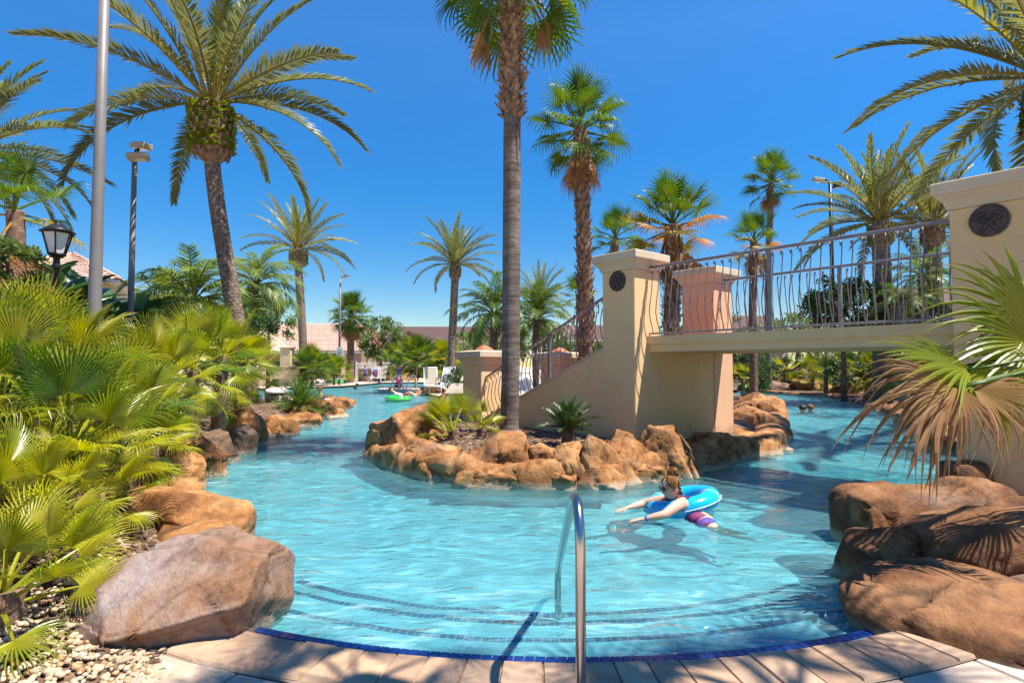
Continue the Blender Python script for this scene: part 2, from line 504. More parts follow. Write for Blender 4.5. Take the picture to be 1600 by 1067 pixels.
M['barkbrown'] = pmat('brown_bark', (0.16, 0.095, 0.06), (0.07, 0.042, 0.03), 6, 0.9, 0, 0.6, 30, c3=(0.29, 0.19, 0.13), coord='Object')
M['bootstub'] = pmat('old_leaf_base', (0.25, 0.15, 0.09), (0.10, 0.058, 0.035), 8, 0.85, 0, 0.4, 50, c3=(0.42, 0.31, 0.22), coord='Object')
# ================================================================== POOL OUTLINE
CC = Vector((0.36, 8.55))       # centre of the curved pool edge with the steps
RC = 5.33
def arc(r, a, z=0.0):
    return Vector((CC.x + r * sin(a), CC.y - r * cos(a), z))
POOL = [tuple(arc(RC, rad(a))[:2]) for a in range(-25, 26, 2)]
POOL += [(2.75, 3.95), (2.9, 4.45), (3.15, 5.05), (3.75, 5.8), (4.75, 6.5), (5.2, 7.05), (7.5, 9.05), (8.6, 10.9), (11.2, 16), (12.6, 19),
         (14.0, 22.5), (15.6, 27), (16.8, 31.5), (16.2, 35), (14.6, 38), (12.6, 36), (12.2, 30), (10.6, 23), (7.9, 17), (6.3, 13.5), (5.2, 11.6),
         (3.96, 10.7), (3.27, 10.0), (2.1, 8.9), (1.45, 8.4), (.26, 8.2), (-.93, 8.6), (-1.82, 9.4), (-2.55, 10.9), (-3.1, 13.1),
         (-3.3, 16), (-3.0, 20), (-2.9, 24), (-3.6, 30), (-5.0, 34.0), (-5.4, 36.2), (-8.2, 38.0), (-9.0, 40), (-8, 42.5), (-4.5, 47),
         (-5.5, 54), (-10, 58.5), (-12.5, 55.5), (-13.0, 50), (-13.4, 46.2), (-15.6, 43.4), (-18.4, 40.6), (-18.5, 34), (-12.5, 28.5), (-9.2, 29.2),
         (-8.0, 28.4), (-6.8, 25), (-6.6, 22.5), (-6.2, 16.5), (-5.9, 12.9), (-5.7, 10.8), (-5.4, 9.5), (-4.8, 8.2), (-3.7, 6.8),
         (-3.0, 5.9), (-2.3, 4.9), (-2.1, 4.3)]
PA = np.array(POOL)

def in_pool(x, y):
    c = False
    n = len(POOL)
    j = n - 1
    for i in range(n):
        xi, yi = POOL[i]; xj, yj = POOL[j]
        if (yi > y) != (yj > y) and x < (xj - xi) * (y - yi) / (yj - yi) + xi:
            c = not c
        j = i
    return c

def dist_pool(x, y):
    a = PA; b = np.roll(PA, -1, axis=0)
    p = np.array((x, y))
    d = b - a
    t = np.clip(((p - a) * d).sum(1) / (d * d).sum(1), 0, 1)
    q = a + d * t[:, None] - p
    return float(np.sqrt((q * q).sum(1).min()))

def ground_z(x, y):
    """height of the banks: flat paving in front, planted banks rising from the water"""
    d = dist_pool(x, y)
    z = 0.10 + 0.28 * sstep(0.2, 1.1, d)
    if y > 17: z = lerp(z, 0.13, sstep(17, 24, y))
    r = sqrt((x - CC.x) ** 2 + (y - CC.y) ** 2)
    if y < 4.6:
        k = sstep(1.9, 2.7, abs(x - CC.x))
        z = lerp(0.055, z, k * sstep(2.2, 4.4, y))
    if y < 2.2: z = 0.055
    return z

# ------------------------------------------------------------------ ground
def build_ground():
    pts = [Vector(p) for p in POOL]
    n = len(pts)
    edges = [(i, (i + 1) % n) for i in range(n)]
    ring = [(-900, -300), (900, -300), (900, 1500), (-900, 1500)]
    pts += [Vector(p) for p in ring]
    edges += [(n + i, n + (i + 1) % 4) for i in range(4)]
    rng = random.Random(3)
    def add(x, y):
        if not in_pool(x, y) and dist_pool(x, y) > 0.12: pts.append(Vector((x, y)))
    for i in range(62):
        for j in range(52):
            add(-15 + i * 0.45 + rng.uniform(-.1, .1), -1 + j * 0.45 + rng.uniform(-.1, .1))
    for i in range(26):
        for j in range(30):
            add(-40 + i * 3.2, 23 + j * 2.2)
    v, e, f, *_ = geometry.delaunay_2d_cdt(pts, edges, [], 0, 1e-5)
    verts = []
    for p in v:
        far = abs(p.x) > 60 or p.y > 95 or p.y < -2
        verts.append((p.x, p.y, 0.12 if far and p.y > 50 else (0.055 if far else ground_z(p.x, p.y))))
    faces = []; mi = []
    for t in f:
        c = sum((Vector(v[i]) for i in t), Vector((0, 0))) / 3
        if in_pool(c.x, c.y): continue
        faces.append(t)
        mi.append(1 if (c.y > 27.5 and c.x < 3) or c.y < 2.0 else 0)
    me = bpy.data.meshes.new('ground')
    me.from_pydata(verts, [], faces)
    me.polygons.foreach_set('material_index', mi)
    me.polygons.foreach_set('use_smooth', [True] * len(faces))
    o = link('ground', me, [M['mulch'], M['deck']])
    tag(o, 'mulch beds and pale paving around the pool', kind='structure')
build_ground()

# ------------------------------------------------------------------ pool shell
def build_pool():
    mb = MB()
    n = len(POOL)
    pts = [Vector(p) for p in POOL]
    rng = random.Random(4)
    v, e, f, *_ = geometry.delaunay_2d_cdt(pts, [(i, (i + 1) % n) for i in range(n)], [], 1, 1e-5)
    faces = [t for t in f]
    for p in v: mb.vert((p.x, p.y, -1.0))
    for t in faces: mb.face(t)
    for i in range(n):
        j = (i + 1) % n
        a, b = POOL[i], POOL[j]
        mb.quad((*a, -1.0), (*b, -1.0), (*b, -.02), (*a, -.02))
    o = mb.build('pool_floor', M['plaster'], smooth=False)
    tag(o, 'pale blue plaster floor and walls of the pool', kind='structure')
build_pool()

# steps: three curved treads with a line of dark blue tiles along every nosing
def build_steps():
    root = None
    treads = [(5.18, 4.72, -0.13, -.24), (4.72, 4.36, -0.26, -.45), (4.36, 4.10, -0.39, -1.0)]
    N = 60
    mb = MB()
    st = MB()
    for k, (r1, r0, z, zb) in enumerate(treads):
        a1 = rad((25, 27.5, 30)[k]); A0 = -rad((25, 29, 32)[k])
        zl = treads[k + 1][2] if k < 2 else -1.0
        for i in range(N):
            g0 = lerp(A0, a1, i / N); g1 = lerp(A0, a1, (i + 1) / N)
            mb.quad(arc(r1, g0, z), arc(r1, g1, z), arc(r0, g1, z), arc(r0, g0, z))
            mb.quad(arc(r0, g0, z), arc(r0, g1, z), arc(r0, g1, zl), arc(r0, g0, zl))
        # tiles, proud of the tread by a few millimetres, on its edge and on the riser
        nt_ = int((a1 - A0) * r0 / 0.055)
        for i in range(nt_):
            g0 = lerp(A0, a1, (i + .05) / nt_); g1 = lerp(A0, a1, (i + .95) / nt_)
            st.quad(arc(r0 + .05, g0, z + .004), arc(r0 + .05, g1, z + .004), arc(r0 - .005, g1, z + .004), arc(r0 - .005, g0, z + .004))
            st.quad(arc(r0 - .005, g0, z + .004), arc(r0 - .005, g1, z + .004), arc(r0 - .005, g1, z - .05), arc(r0 - .005, g0, z - .05))
    o = mb.build('pool_steps', M['plaster'], smooth=False)
    tag(o, 'curved entry steps under the water', kind='structure')
    s = st.build('tile_strip', M['tile_blue'], o, smooth=False)
    s['kind'] = 'stuff'
build_steps()

# ------------------------------------------------------------------ coping
def brickmat():
    m, t, out = newmat('coping_brick')
    oi = nd(t, 'ShaderNodeObjectInfo'); geo = nd(t, 'ShaderNodeNewGeometry')
    c = ramp(t, [(0.0, (0.40, 0.26, 0.17)), (0.35, (0.46, 0.305, 0.195)), (0.7, (0.52, 0.355, 0.225)), (1.0, (0.44, 0.295, 0.205))], oi.outputs['Random']).outputs[0]
    n = noise_tex(t, 7, 6, 0.65, geo.outputs['Position'])
    c = mixc(t, c, ramp(t, [(0.3, (0.7, 0.66, 0.64)), (0.7, (1.12, 1.1, 1.06))], n.outputs['Fac']).outputs[0], 1.0, 'MULTIPLY')
    n5 = noise_tex(t, 1.6, 5, 0.6, geo.outputs['Position'])
    c = mixc(t, c, (0.30, 0.22, 0.18), ramp(t, [(0.52, (0, 0, 0)), (0.68, (0.6, 0.6, 0.6))], n5.outputs['Fac']).outputs[0])
    p = nd(t, 'ShaderNodeBsdfPrincipled'); p.inputs['Roughness'].default_value = 0.7
    p.inputs['Specular IOR Level'].default_value = 0.3
    t.links.new(c, p.inputs['Base Color'])
    n2 = noise_tex(t, 45, 6, 0.7, geo.outputs['Position'])
    b = nd(t, 'ShaderNodeBump'); b.inputs['Strength'].default_value = 0.35; b.inputs['Distance'].default_value = 0.012
    t.links.new(n2.outputs['Fac'], b.inputs['Height']); t.links.new(b.outputs[0], p.inputs['Normal'])
    t.links.new(p.outputs[0], out.inputs[0])
    return m
M['brick'] = brickmat()

def slab(name, ring, z0, z1, mat, parent, bev=0.008, inset=0.0):
    """a paving piece from its outline seen from above, edges rounded"""
    mb = MB()
    n = len(ring)
    c = sum((Vector(p[:2]) for p in ring), Vector((0, 0))) / n
    loops = []
    for (z, k) in ((z0, 0), (z1 - bev, 0), (z1, bev)):
        L = []
        for p in ring:
            d = c - Vector(p[:2]); l = d.length
            q = Vector(p[:2]) + d * (k / l)
            L.append(mb.vert((q.x, q.y, z)))
        loops.append(L)
    for a, b in zip(loops, loops[1:]):
        for i in range(n):
            j = (i + 1) % n
            mb.face((a[i], a[j], b[j], b[i]))
    mb.face(loops[-1])
    return mb.build(name, mat, parent, smooth=False)

M['mortar'] = pmat('mortar', (.30, .22, .16), (.22, .16, .115), 20, .9)
def build_coping():
    bed = MB()
    A0, A1, N = rad(-24), rad(27), 40
    for i in range(N):
        g0 = lerp(A0, A1, i / N); g1 = lerp(A0, A1, (i + 1) / N)
        bed.quad(arc(5.175, g1, .042), arc(5.175, g0, .042), arc(5.34, g0, .042), arc(5.34, g1, .042))
        bed.quad(arc(5.345, g1, .092), arc(5.345, g0, .092), arc(5.72, g0, .092), arc(5.72, g1, .092), 1)
        bed.quad(arc(5.175, g0, .042), arc(5.175, g1, .042), arc(5.175, g1, -.15), arc(5.175, g0, -.15))
    root = bed.build('pool_coping', [M['tile_grout'], M['mortar']], smooth=False)
    tag(root, 'curved coping of long tan bricks edged with blue tiles', kind='structure')
    rng = random.Random(11)
    a = A0; k = 0
    while a < A1 - .01:
        wd = rng.choice([.185, .2, .21, .225]) / 5.5
        g0 = a + .0006; g1 = min(a + wd, A1) - .0006
        r0 = 5.335 + rng.uniform(-.006, .006); r1 = 5.70 + rng.uniform(-.01, .012)
        zt = .105 + rng.uniform(-.003, .003)
        ring = [arc(r0, g0), arc(r0, (g0 + g1) / 2), arc(r0, g1), arc(r1, g1), arc(r1, (g0 + g1) / 2), arc(r1, g0)]
        slab('brick', ring, .03, zt, M['brick'], root, .011)
        a += wd; k += 1
    # one row of square blue tiles on the ledge at the water line
    nt_ = 76
    tm = MB(); dg = (A1 - A0) / nt_
    ring = [arc(5.181, -dg * .45), arc(5.181, dg * .45), arc(5.245, dg * .45), arc(5.245, -dg * .45)]
    cen = arc(5.21, 0)
    for p in ring: tm.vert((p.x - cen.x, p.y - cen.y, .010))
    for p in ring: tm.vert((p.x - cen.x, p.y - cen.y, 0))
    tm.face((3, 2, 1, 0)); 
    for i in range(4): tm.face((i, (i + 1) % 4, 4 + (i + 1) % 4, 4 + i))
    tm.smooth = False
    me = tm.mesh('tile'); me.materials.append(M['tile_blue'])
    for i in range(nt_):
        g = lerp(A0, A1, (i + .5) / nt_)
        o = link('tile', me, None, root)
        o.location = arc(5.21, g, .043); o.rotation_euler = (0, 0, g)
build_coping()

def pavermat():
    m = M['brick'].copy(); m.name = 'paver_slab'
    for n in m.node_tree.nodes:
        if n.type == 'VALTORGB' and len(n.color_ramp.elements) == 4:
            for e, c in zip(n.color_ramp.elements, ((.40, .31, .24), (.52, .43, .35), (.46, .36, .27), (.55, .47, .40))): e.color = (*c, 1)
    return m
M['paver'] = pavermat()
def build_front_deck():
    bed = MB()
    bed.box((-3.2, .3, .02), (4.0, 3.3, .058))
    # the bed lies below the slabs; its far side is covered by them
    root = bpy.data.objects.new('pool_deck', None); COL.objects.link(root)
    root['kind'] = 'structure'; root['label'] = 'irregular pale paving slabs in front of the coping'
    rng = random.Random(5)
    r0 = 5.715
    for row, wdt in enumerate((.42, .55, .5, .6)):
        a = rad(-25)
        while a < rad(27):
            wd = rng.uniform(.42, .8) / r0
            g0 = a + .0012; g1 = a + wd - .0012
            j = lambda: rng.uniform(-.02, .02)
            ring = [arc(r0 + .005 + abs(j()) * .3, g0), arc(r0 + .005, (g0 + g1) / 2), arc(r0 + .005 + abs(j()) * .3, g1),
                    arc(r0 + wdt - .012 + j() * .3, g1), arc(r0 + wdt - .012, (g0 + g1) / 2), arc(r0 + wdt - .012 + j() * .3, g0)]
            slab('slab', ring, .05, .094 + rng.uniform(-.004, .003), M['paver'], root, .012)
            a += wd
        r0 += wdt
build_front_deck()

# ------------------------------------------------------------------ water
def watermat():
    m, t, out = newmat('pool_water')
    geo = nd(t, 'ShaderNodeNewGeometry')
    mp = nd(t, 'ShaderNodeMapping'); mp.inputs['Scale'].default_value = (0.75, 1.35, 1); mp.inputs['Rotation'].default_value = (0, 0, rad(-12))
    t.links.new(geo.outputs['Position'], mp.inputs[0])
    n1 = noise_tex(t, 2.6, 3, 0.55, mp.outputs[0], 1.1)
    n2 = noise_tex(t, 8.5, 3, 0.55, mp.outputs[0], 0.7)
    h = nd(t, 'ShaderNodeMath', operation='MULTIPLY_ADD')
    h.inputs[1].default_value = 0.32
    t.links.new(n2.outputs['Fac'], h.inputs[0]); t.links.new(n1.outputs['Fac'], h.inputs[2])
    b = nd(t, 'ShaderNodeBump'); b.inputs['Strength'].default_value = 0.55; b.inputs['Distance'].default_value = 0.115
    t.links.new(h.outputs[0], b.inputs['Height'])
    tr = nd(t, 'ShaderNodeBsdfTransparent'); tr.inputs[0].default_value = (0.37, 0.735, 0.80, 1)
    rf = nd(t, 'ShaderNodeBsdfRefraction'); rf.inputs['IOR'].default_value = 1.33; rf.inputs['Roughness'].default_value = 0.0
    rf.inputs[0].default_value = (0.37, 0.735, 0.80, 1)
    mx = nd(t, 'ShaderNodeMixShader'); mx.inputs[0].default_value = 1.0
    t.links.new(tr.outputs[0], mx.inputs[1]); t.links.new(rf.outputs[0], mx.inputs[2])
    # the water itself is a little milky with fine bubbles
    df = nd(t, 'ShaderNodeBsdfDiffuse'); df.inputs[0].default_value = (0.20, 0.50, 0.56, 1)
    t.links.new(b.outputs[0], df.inputs['Normal'])
    m2 = nd(t, 'ShaderNodeMixShader')
    # bubbles stirred up over the steps by the inlet jets, a little milkiness elsewhere
    dv = nd(t, 'ShaderNodeVectorMath', operation='DISTANCE'); dv.inputs[1].default_value = (CC.x, CC.y, 0)
    t.links.new(geo.outputs['Position'], dv.inputs[0])
    band = ramp(t, [(0.0, (0, 0, 0)), (0.35, (1, 1, 1)), (0.85, (1, 1, 1)), (1.0, (0, 0, 0))])
    mrb = nd(t, 'ShaderNodeMapRange'); mrb.inputs[1].default_value = 3.7; mrb.inputs[2].default_value = 5.3
    t.links.new(dv.outputs['Value'], mrb.inputs[0]); t.links.new(mrb.outputs[0], band.inputs[0])
    mpf = nd(t, 'ShaderNodeMapping'); mpf.inputs['Scale'].default_value = (1.1, 4.5, 1)
    t.links.new(geo.outputs['Position'], mpf.inputs[0])
    nf = noise_tex(t, 1.6, 6, 0.65, mpf.outputs[0], 1.2)
    ff = ramp(t, [(0.50, (0, 0, 0)), (0.66, (0.36, 0.36, 0.36))], nf.outputs['Fac'])
    mu = nd(t, 'ShaderNodeMath', operation='MULTIPLY'); t.links.new(band.outputs[0], mu.inputs[0]); t.links.new(ff.outputs[0], mu.inputs[1])
    nm = noise_tex(t, 0.9, 5, 0.6, mp.outputs[0], 0.8)
    ml = ramp(t, [(0.35, (0.12, 0.12, 0.12)), (0.65, (0.24, 0.24, 0.24))], nm.outputs['Fac'])
    ad = nd(t, 'ShaderNodeMath', operation='ADD'); t.links.new(mu.outputs[0], ad.inputs[0]); t.links.new(ml.outputs[0], ad.inputs[1])
    t.links.new(ad.outputs[0], m2.inputs[0])
    dcol = mixc(t, (0.20, 0.50, 0.56), (0.50, 0.62, 0.62), mu.outputs[0])
    t.links.new(dcol, df.inputs[0])
    t.links.new(mx.outputs[0], m2.inputs[1]); t.links.new(df.outputs[0], m2.inputs[2])
    gl = nd(t, 'ShaderNodeBsdfGlossy'); gl.inputs['Roughness'].default_value = 0.05
    t.links.new(b.outputs[0], gl.inputs['Normal'])
    fr = nd(t, 'ShaderNodeFresnel'); fr.inputs['IOR'].default_value = 1.33
    t.links.new(b.outputs[0], fr.inputs['Normal'])
    m3 = nd(t, 'ShaderNodeMixShader')
    t.links.new(fr.outputs[0], m3.inputs[0]); t.links.new(m2.outputs[0], m3.inputs[1]); t.links.new(gl.outputs[0], m3.inputs[2])
    t.links.new(m3.outputs[0], out.inputs[0])
    return m
M['water'] = watermat()

def build_water():
    ys = [3.15]
    while ys[-1] < 61: ys.append(ys[-1] + (0.042 if ys[-1] < 10.5 else max(0.06, 0.014 * ys[-1])))
    xs = [-20.5]
    while xs[-1] < 17.5:
        x = xs[-1]
        xs.append(x + (0.042 if -6 < x < 7.5 else 0.3))
    mb = MB()
    nx = len(xs)
    for y in ys:
        for x in xs:
            p = Vector((x, y * 1.35, 0))
            q = p + noise.noise_vector(p * .8) * .35
            z = .016 * noise.noise(q * 0.9) + .010 * noise.noise(q * 1.9 + Vector((3, 7, 1)))
            if y < 13: z += .0075 * noise.noise(q * 3.3 + Vector((9, 2, 5))) + .0022 * noise.noise(q * 6.5 + Vector((1, 8, 5)))
            mb.vert((x, y, z))
    for j in range(len(ys) - 1):
        for i in range(nx - 1):
            a = j * nx + i
            mb.face((a, a + 1, a + nx + 1, a + nx))
    o = mb.build('pool_water', M['water'])
    tag(o, 'turquoise rippled water of the lazy river', kind='structure')
    # sunlight is refracted by the waves onto the floor
    o.cycles.is_caustics_caster = True
    for n_ in ('pool_floor', 'pool_steps', 'tile_strip'): bpy.data.objects[n_].cycles.is_caustics_receiver = True
    sd.cycles.is_caustics_light = True
build_water()

# ------------------------------------------------------------------ carved rock ledges along the water
def rock_ledge(i0, i1, label, mat, seed, h=.2, out=.13, w=.55):
    """continuous ledge of carved rock following the pool outline between two of its corners"""
    P = [Vector(p) for p in (POOL + POOL)[i0:i1 + 1]]
    path = []
    for a, b in zip(P, P[1:]):
        n_ = max(1, int((b - a).length / (.055 if min(a.y, b.y) < 13 else .16)))
        for k in range(n_): path.append(a.lerp(b, k / n_))
    path.append(P[-1])
    for _ in range(26):                      # rounds the corners
        path = [path[0]] + [(path[k - 1] + path[k] * 2 + path[k + 1]) / 4 for k in range(1, len(path) - 1)] + [path[-1]]
    prof = [(out - .04, -.5), (out, -.25), (out + .02, -.08), (out + .015, 0), (out, .06), (out - .02, .6 * h), (out - .06, .85 * h), (out - .13, h), (out - .22, 1.06 * h), (-.2, 1.08 * h), (-.32, h), (-w + .06, .9 * h), (-w, .4 * h), (-w - .02, -.1)]
    V = []; F_ = []; ck = []
    m = len(prof); off = Vector((seed * 13.7, seed * 5.1, 0))
    for k, p in enumerate(path):
        t = (path[min(k + 1, len(path) - 1)] - path[max(k - 1, 0)]).normalized()
        nrm = Vector((-t.y, t.x))            # towards the water
        e = min(1, min(k, len(path) - 1 - k) / 6)
        hv = 1 + .55 * noise.noise(Vector((p.x * .9, p.y * .9, seed)))
        for (o_, z) in prof:
            q = Vector((p.x + nrm.x * o_, p.y + nrm.y * o_, z * (hv if z > 0 else 1)))
            dd, pp = noise.voronoi((q + off + noise.noise_vector(q * 2.0) * .15) * 1.7)
            c = max(0.0, 1 - (dd[1] - dd[0]) / .065)
            pl = noise.cell(pp[0] * 9.0)
            d_ = .05 * noise.noise(q * 1.7 + off) + .022 * noise.fractal(q * 6 + off, 1, 2, 3) + .05 * pl - .06 * c
            if z < -.2: d_ = 0
            V.append((q.x + nrm.x * d_, q.y + nrm.y * d_, (q.z + .5 * d_ * (z > .05)) * (e if z > 0 else 1)))
            ck.append(c * .85)
    for k in range(len(path) - 1):
        for j in range(m - 1):
            F_.append((k * m + j, k * m + j + 1, (k + 1) * m + j + 1, (k + 1) * m + j))
    me = bpy.data.meshes.new('rock_ledge')
    me.from_pydata(V, [], F_)
    me.polygons.foreach_set('use_smooth', [True] * len(F_))
    me.attributes.new('crack', 'FLOAT', 'POINT').data.foreach_set('value', ck)
    o = link('rock_ledge', me, M[mat])
    o.cycles.is_caustics_receiver = True
    tag(o, label, 'rock ledge', 'carved rock ledges at the water line')
NI = POOL.index((7.9, 17)); NJ = POOL.index((-3.6, 30))
rock_ledge(POOL.index((12.2, 30)), NJ, 'orange carved ledge running round the island at the water', 'rock', 1, .34)
rock_ledge(POOL.index((-12.5, 28.5)), len(POOL) - 1, 'orange carved ledge along the left bank at the water', 'rock', 2, .20)
rock_ledge(27, POOL.index((14.6, 38)), 'brown carved ledge along the right bank at the water', 'rockbrown', 3, .22)

# ================================================================== FOOTBRIDGE
C0 = Vector((2.16, 10.2, 0))
_d1 = Vector((-770 / F, 1.0, 0)).normalized()
E1 = -_d1                                   # from the island towards the right bank
BRZ = atan2(E1.y, E1.x)
E2 = Vector((-E1.y, E1.x, 0))
def bw(a, s, z): return C0 + E1 * a + E2 * s + Vector((0, 0, z))
SPAN = 4.56; PW = 0.74; WID = 3.33

def sq_loft(mb, cx, cy, prof, m=0):
    o = None
    for (h, z) in prof:
        idx = [mb.vert((cx + sx * h, cy + sy * h, z)) for sx, sy in ((-1, -1), (1, -1), (1, 1), (-1, 1))]
        if o:
            for i in range(4):
                j = (i + 1) % 4
                mb.face((o[i], o[j], idx[j], idx[i]), m)
        else: mb.face(idx[::-1], m)
        o = idx
    mb.face(o, m)

def medallion(parent, z):
    """bronze disc with two crossing palm trees in relief; lies on the pillar's front (y = -PW/2)"""
    R = .185; y = -PW / 2
    Mx = Matrix.Translation((0, y, z)) @ Matrix.Rotation(rad(90), 4, 'X')
    mb = MB()
    mb.lathe([(R, -.02), (R, .022), (R * .96, .030), (R * .90, .030), (R * .86, .020), (.002, .020)], 40, Mx)
    root = mb.build('medallion', M['bronze'], parent); auto_smooth(root, 40)
    rb = MB()
    for sgn in (-1, 1):
        P = [Vector((sgn * -.07, -.115, .022)), Vector((sgn * -.01, -.045, .026)), Vector((sgn * .045, .01, .026)), Vector((sgn * .075, .045, .024))]
        rb.tube([Mx @ p for p in P], [.024, .018, .015, .013], 6)
        top = P[-1]
        for g in (-70, -20, 35, 90, 140, 200, 250):
            d = Vector((cos(rad(g)) * sgn, sin(rad(g)), 0))
            n_ = Vector((-d.y, d.x, 0))
            L = .075 if g not in (90, 35) else .062
            pts = [top, top + d * L * .5 + Vector((0, .012, .006)), top + d * L + Vector((0, -.012, 0))]
            rb.tube([Mx @ p for p in pts], [.009, .021, .004], 6)
    rb.build('palm_relief', M['bronze'], root)

def pillar(a, s, ztop, label, mat, zbot=-.3, med=False, finial=False, group='stucco pillars of the footbridge'):
    c = bw(a, s, 0)
    e = empty('bridge_pillar', c, label, 'pillar', group, BRZ)
    h = PW / 2
    mb = MB()
    mb.box((-h, -h, zbot), (h, h, ztop - .34), bev=.012)
    sh = mb.build('shaft', mat, e, smooth=False)
    cp = MB()
    sq_loft(cp, 0, 0, [(h + .015, ztop - .342), (h + .03, ztop - .30), (h + .05, ztop - .25), (h + .10, ztop - .20), (h + .105, ztop - .185),
                       (h + .135, ztop - .17), (h + .14, ztop - .155), (h + .14, ztop - .04), (h + .132, ztop - .03), (h - .1, ztop)])
    cp.build('cap', M['cap'], e, smooth=False)
    if med: medallion(e, med)
    if finial:
        fb = MB(); sq_loft(fb, 0, 0, [(.16, ztop - .005), (.16, ztop + .03), (.04, ztop + .12), (.01, ztop + .13)])
        fb.build('finial', M['terracotta'], e, smooth=False)
    return e

pillar(-PW / 2, PW / 2, 3.77, 'tall stucco pillar with palm medallion in the middle of the island', M['stucco'], med=3.24)
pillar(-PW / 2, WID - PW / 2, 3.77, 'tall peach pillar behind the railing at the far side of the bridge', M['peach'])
pillar(-4.82, PW / 2, 2.08, 'short tan pillar at the foot of the stairs behind the grey palm trunk', M['stucco'], finial=True)
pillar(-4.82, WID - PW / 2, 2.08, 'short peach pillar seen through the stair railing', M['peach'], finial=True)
pillar(SPAN + PW / 2, PW / 2, 3.86, 'big near pillar with round palm medallion at the right edge', M['stucco'], med=3.33)
pillar(SPAN + PW / 2, WID - PW / 2, 3.86, 'tan pillar hidden behind the big right one', M['stucco'])

def build_bridge():
    e = empty('footbridge', C0, 'tan footbridge deck crossing the lazy river between the pillars', 'bridge', None, BRZ)
    mb = MB(); mb.box((-.5, PW + .002, -.3), (-.02, WID - PW - .002, 1.97)); mb.build('abutment', M['stucco'], e, smooth=False)
    mb = MB(); mb.box((SPAN + .02, PW + .002, -.3), (SPAN + .5, WID - PW - .002, 1.97)); mb.build('abutment', M['stucco'], e, smooth=False)
    mb = MB(); mb.box((.0, .44, 1.972), (SPAN, WID - .44, 2.19)); mb.box((-.5, PW + .003, 1.973), (-.003, WID - PW - .003, 2.188)); mb.box((SPAN + .003, PW + .003, 1.973), (SPAN + .5, WID - PW - .003, 2.188))
    mb.build('deck_slab', M['stucco'], e, smooth=False)
    for sg, s0 in ((1, .36), (-1, WID - .36)):
        mb = MB()
        P = [(0, 1.955), (0.035, 1.955), (.035, 2.075), (.0, 2.095), (-.015, 2.11), (-.015, 2.235), (.12, 2.235), (.12, 1.955)]
        P = [(s0 + sg * (x if x > 0 else x), z) for x, z in [(.035, 1.955), (.035, 2.06), (.012, 2.085), (-.0, 2.10), (-.0, 2.235), (.11, 2.235), (.11, 1.955)]]
        ids = [[mb.vert((a, y, z)) for y, z in P] for a in (.003, SPAN - .003)]
        n = len(P)
        for i in range(n):
            j = (i + 1) % n
            mb.face((ids[0][i], ids[1][i], ids[1][j], ids[0][j]))
        mb.face(ids[0][::-1]); mb.face(ids[1])
        mb.build('fascia', M['stucco'], e, smooth=False)
    mb = MB()
    mb.box((.0, .475, 2.192), (SPAN, WID - .475, 2.225))
    mb.build('walkway', M['paver_red'], e, smooth=False)
build_bridge()

def zline(a): return 2.02 + (a + PW) * (2.02 - 1.04) / (3.02 - PW)
def build_stair():
    for s0, lab in ((.03, 'sloping stucco wall of the bridge stairs facing the pool'), (WID - .25, 'far sloping stucco wall of the bridge stairs')):
        e = empty('stair_wall', C0, lab, 'wall', 'side walls of the bridge stairs', BRZ)
        a0, a1 = -4.45, -PW
        mb = MB()
        P = [(a0, -.3), (a1, -.3), (a1, zline(a1)), (a0, zline(a0))]
        A = [mb.vert((a, s0, z)) for a, z in P]; B = [mb.vert((a, s0 + .22, z)) for a, z in P]
        mb.face(A); mb.face(B[::-1])
        for i in range(4):
            j = (i + 1) % 4; mb.face((A[j], A[i], B[i], B[j]))
        mb.build('wall_body', M['stucco'], e, smooth=False)
        mb = MB()
        P = [(a0, zline(a0) + .003), (a1, zline(a1) + .003), (a1, zline(a1) + .04), (a0, zline(a0) + .04)]
        A = [mb.vert((a, s0 - .015, z)) for a, z in P]; B = [mb.vert((a, s0 + .235, z)) for a, z in P]
        mb.face(A); mb.face(B[::-1])
        for i in range(4):
            j = (i + 1) % 4; mb.face((A[j], A[i], B[i], B[j]))
        mb.build('wall_cap', M['cap'], e, smooth=False)
    e = empty('bridge_stairs', C0, 'flight of red paved stairs between the sloping walls', 'stairs', None, BRZ)
    n = 11
    for k in range(n):
        a1 = -.02 - (k) * (4.4 / n) - (.5 if k == 0 else 0) * 0
        a0 = -.02 - (k + 1) * (4.4 / n)
        z = lerp(2.2, .5, (k) / n)
        mb = MB(); mb.box((a0 + .001, PW + .01 if k < 2 else .26, z - .2), (a1, WID - (PW + .01 if k < 2 else .26), z), bev=.006)
        mb.build('step', M['paver_red'], e, smooth=False)
build_stair()

def baluster_mesh(h, out):
    mb = MB()
    P = [(0, 0, .05), (0, .03, .15), (0, .085, .28), (0, .115, .42), (0, .095, .58), (0, .05, .76), (0, .012, h - .24), (0, -.004, h - .13),
         (0, .012, h - .065), (0, .042, h - .045), (0, .062, h - .075), (0, .052, h - .115), (0, .028, h - .115), (0, .022, h - .09)]
    mb.tube([(x, out * y, z) for x, y, z in P], [.0095] * 12 + [.008, .007], 6)
    me = mb.mesh('baluster'); me.materials.append(M['rail'])
    return me

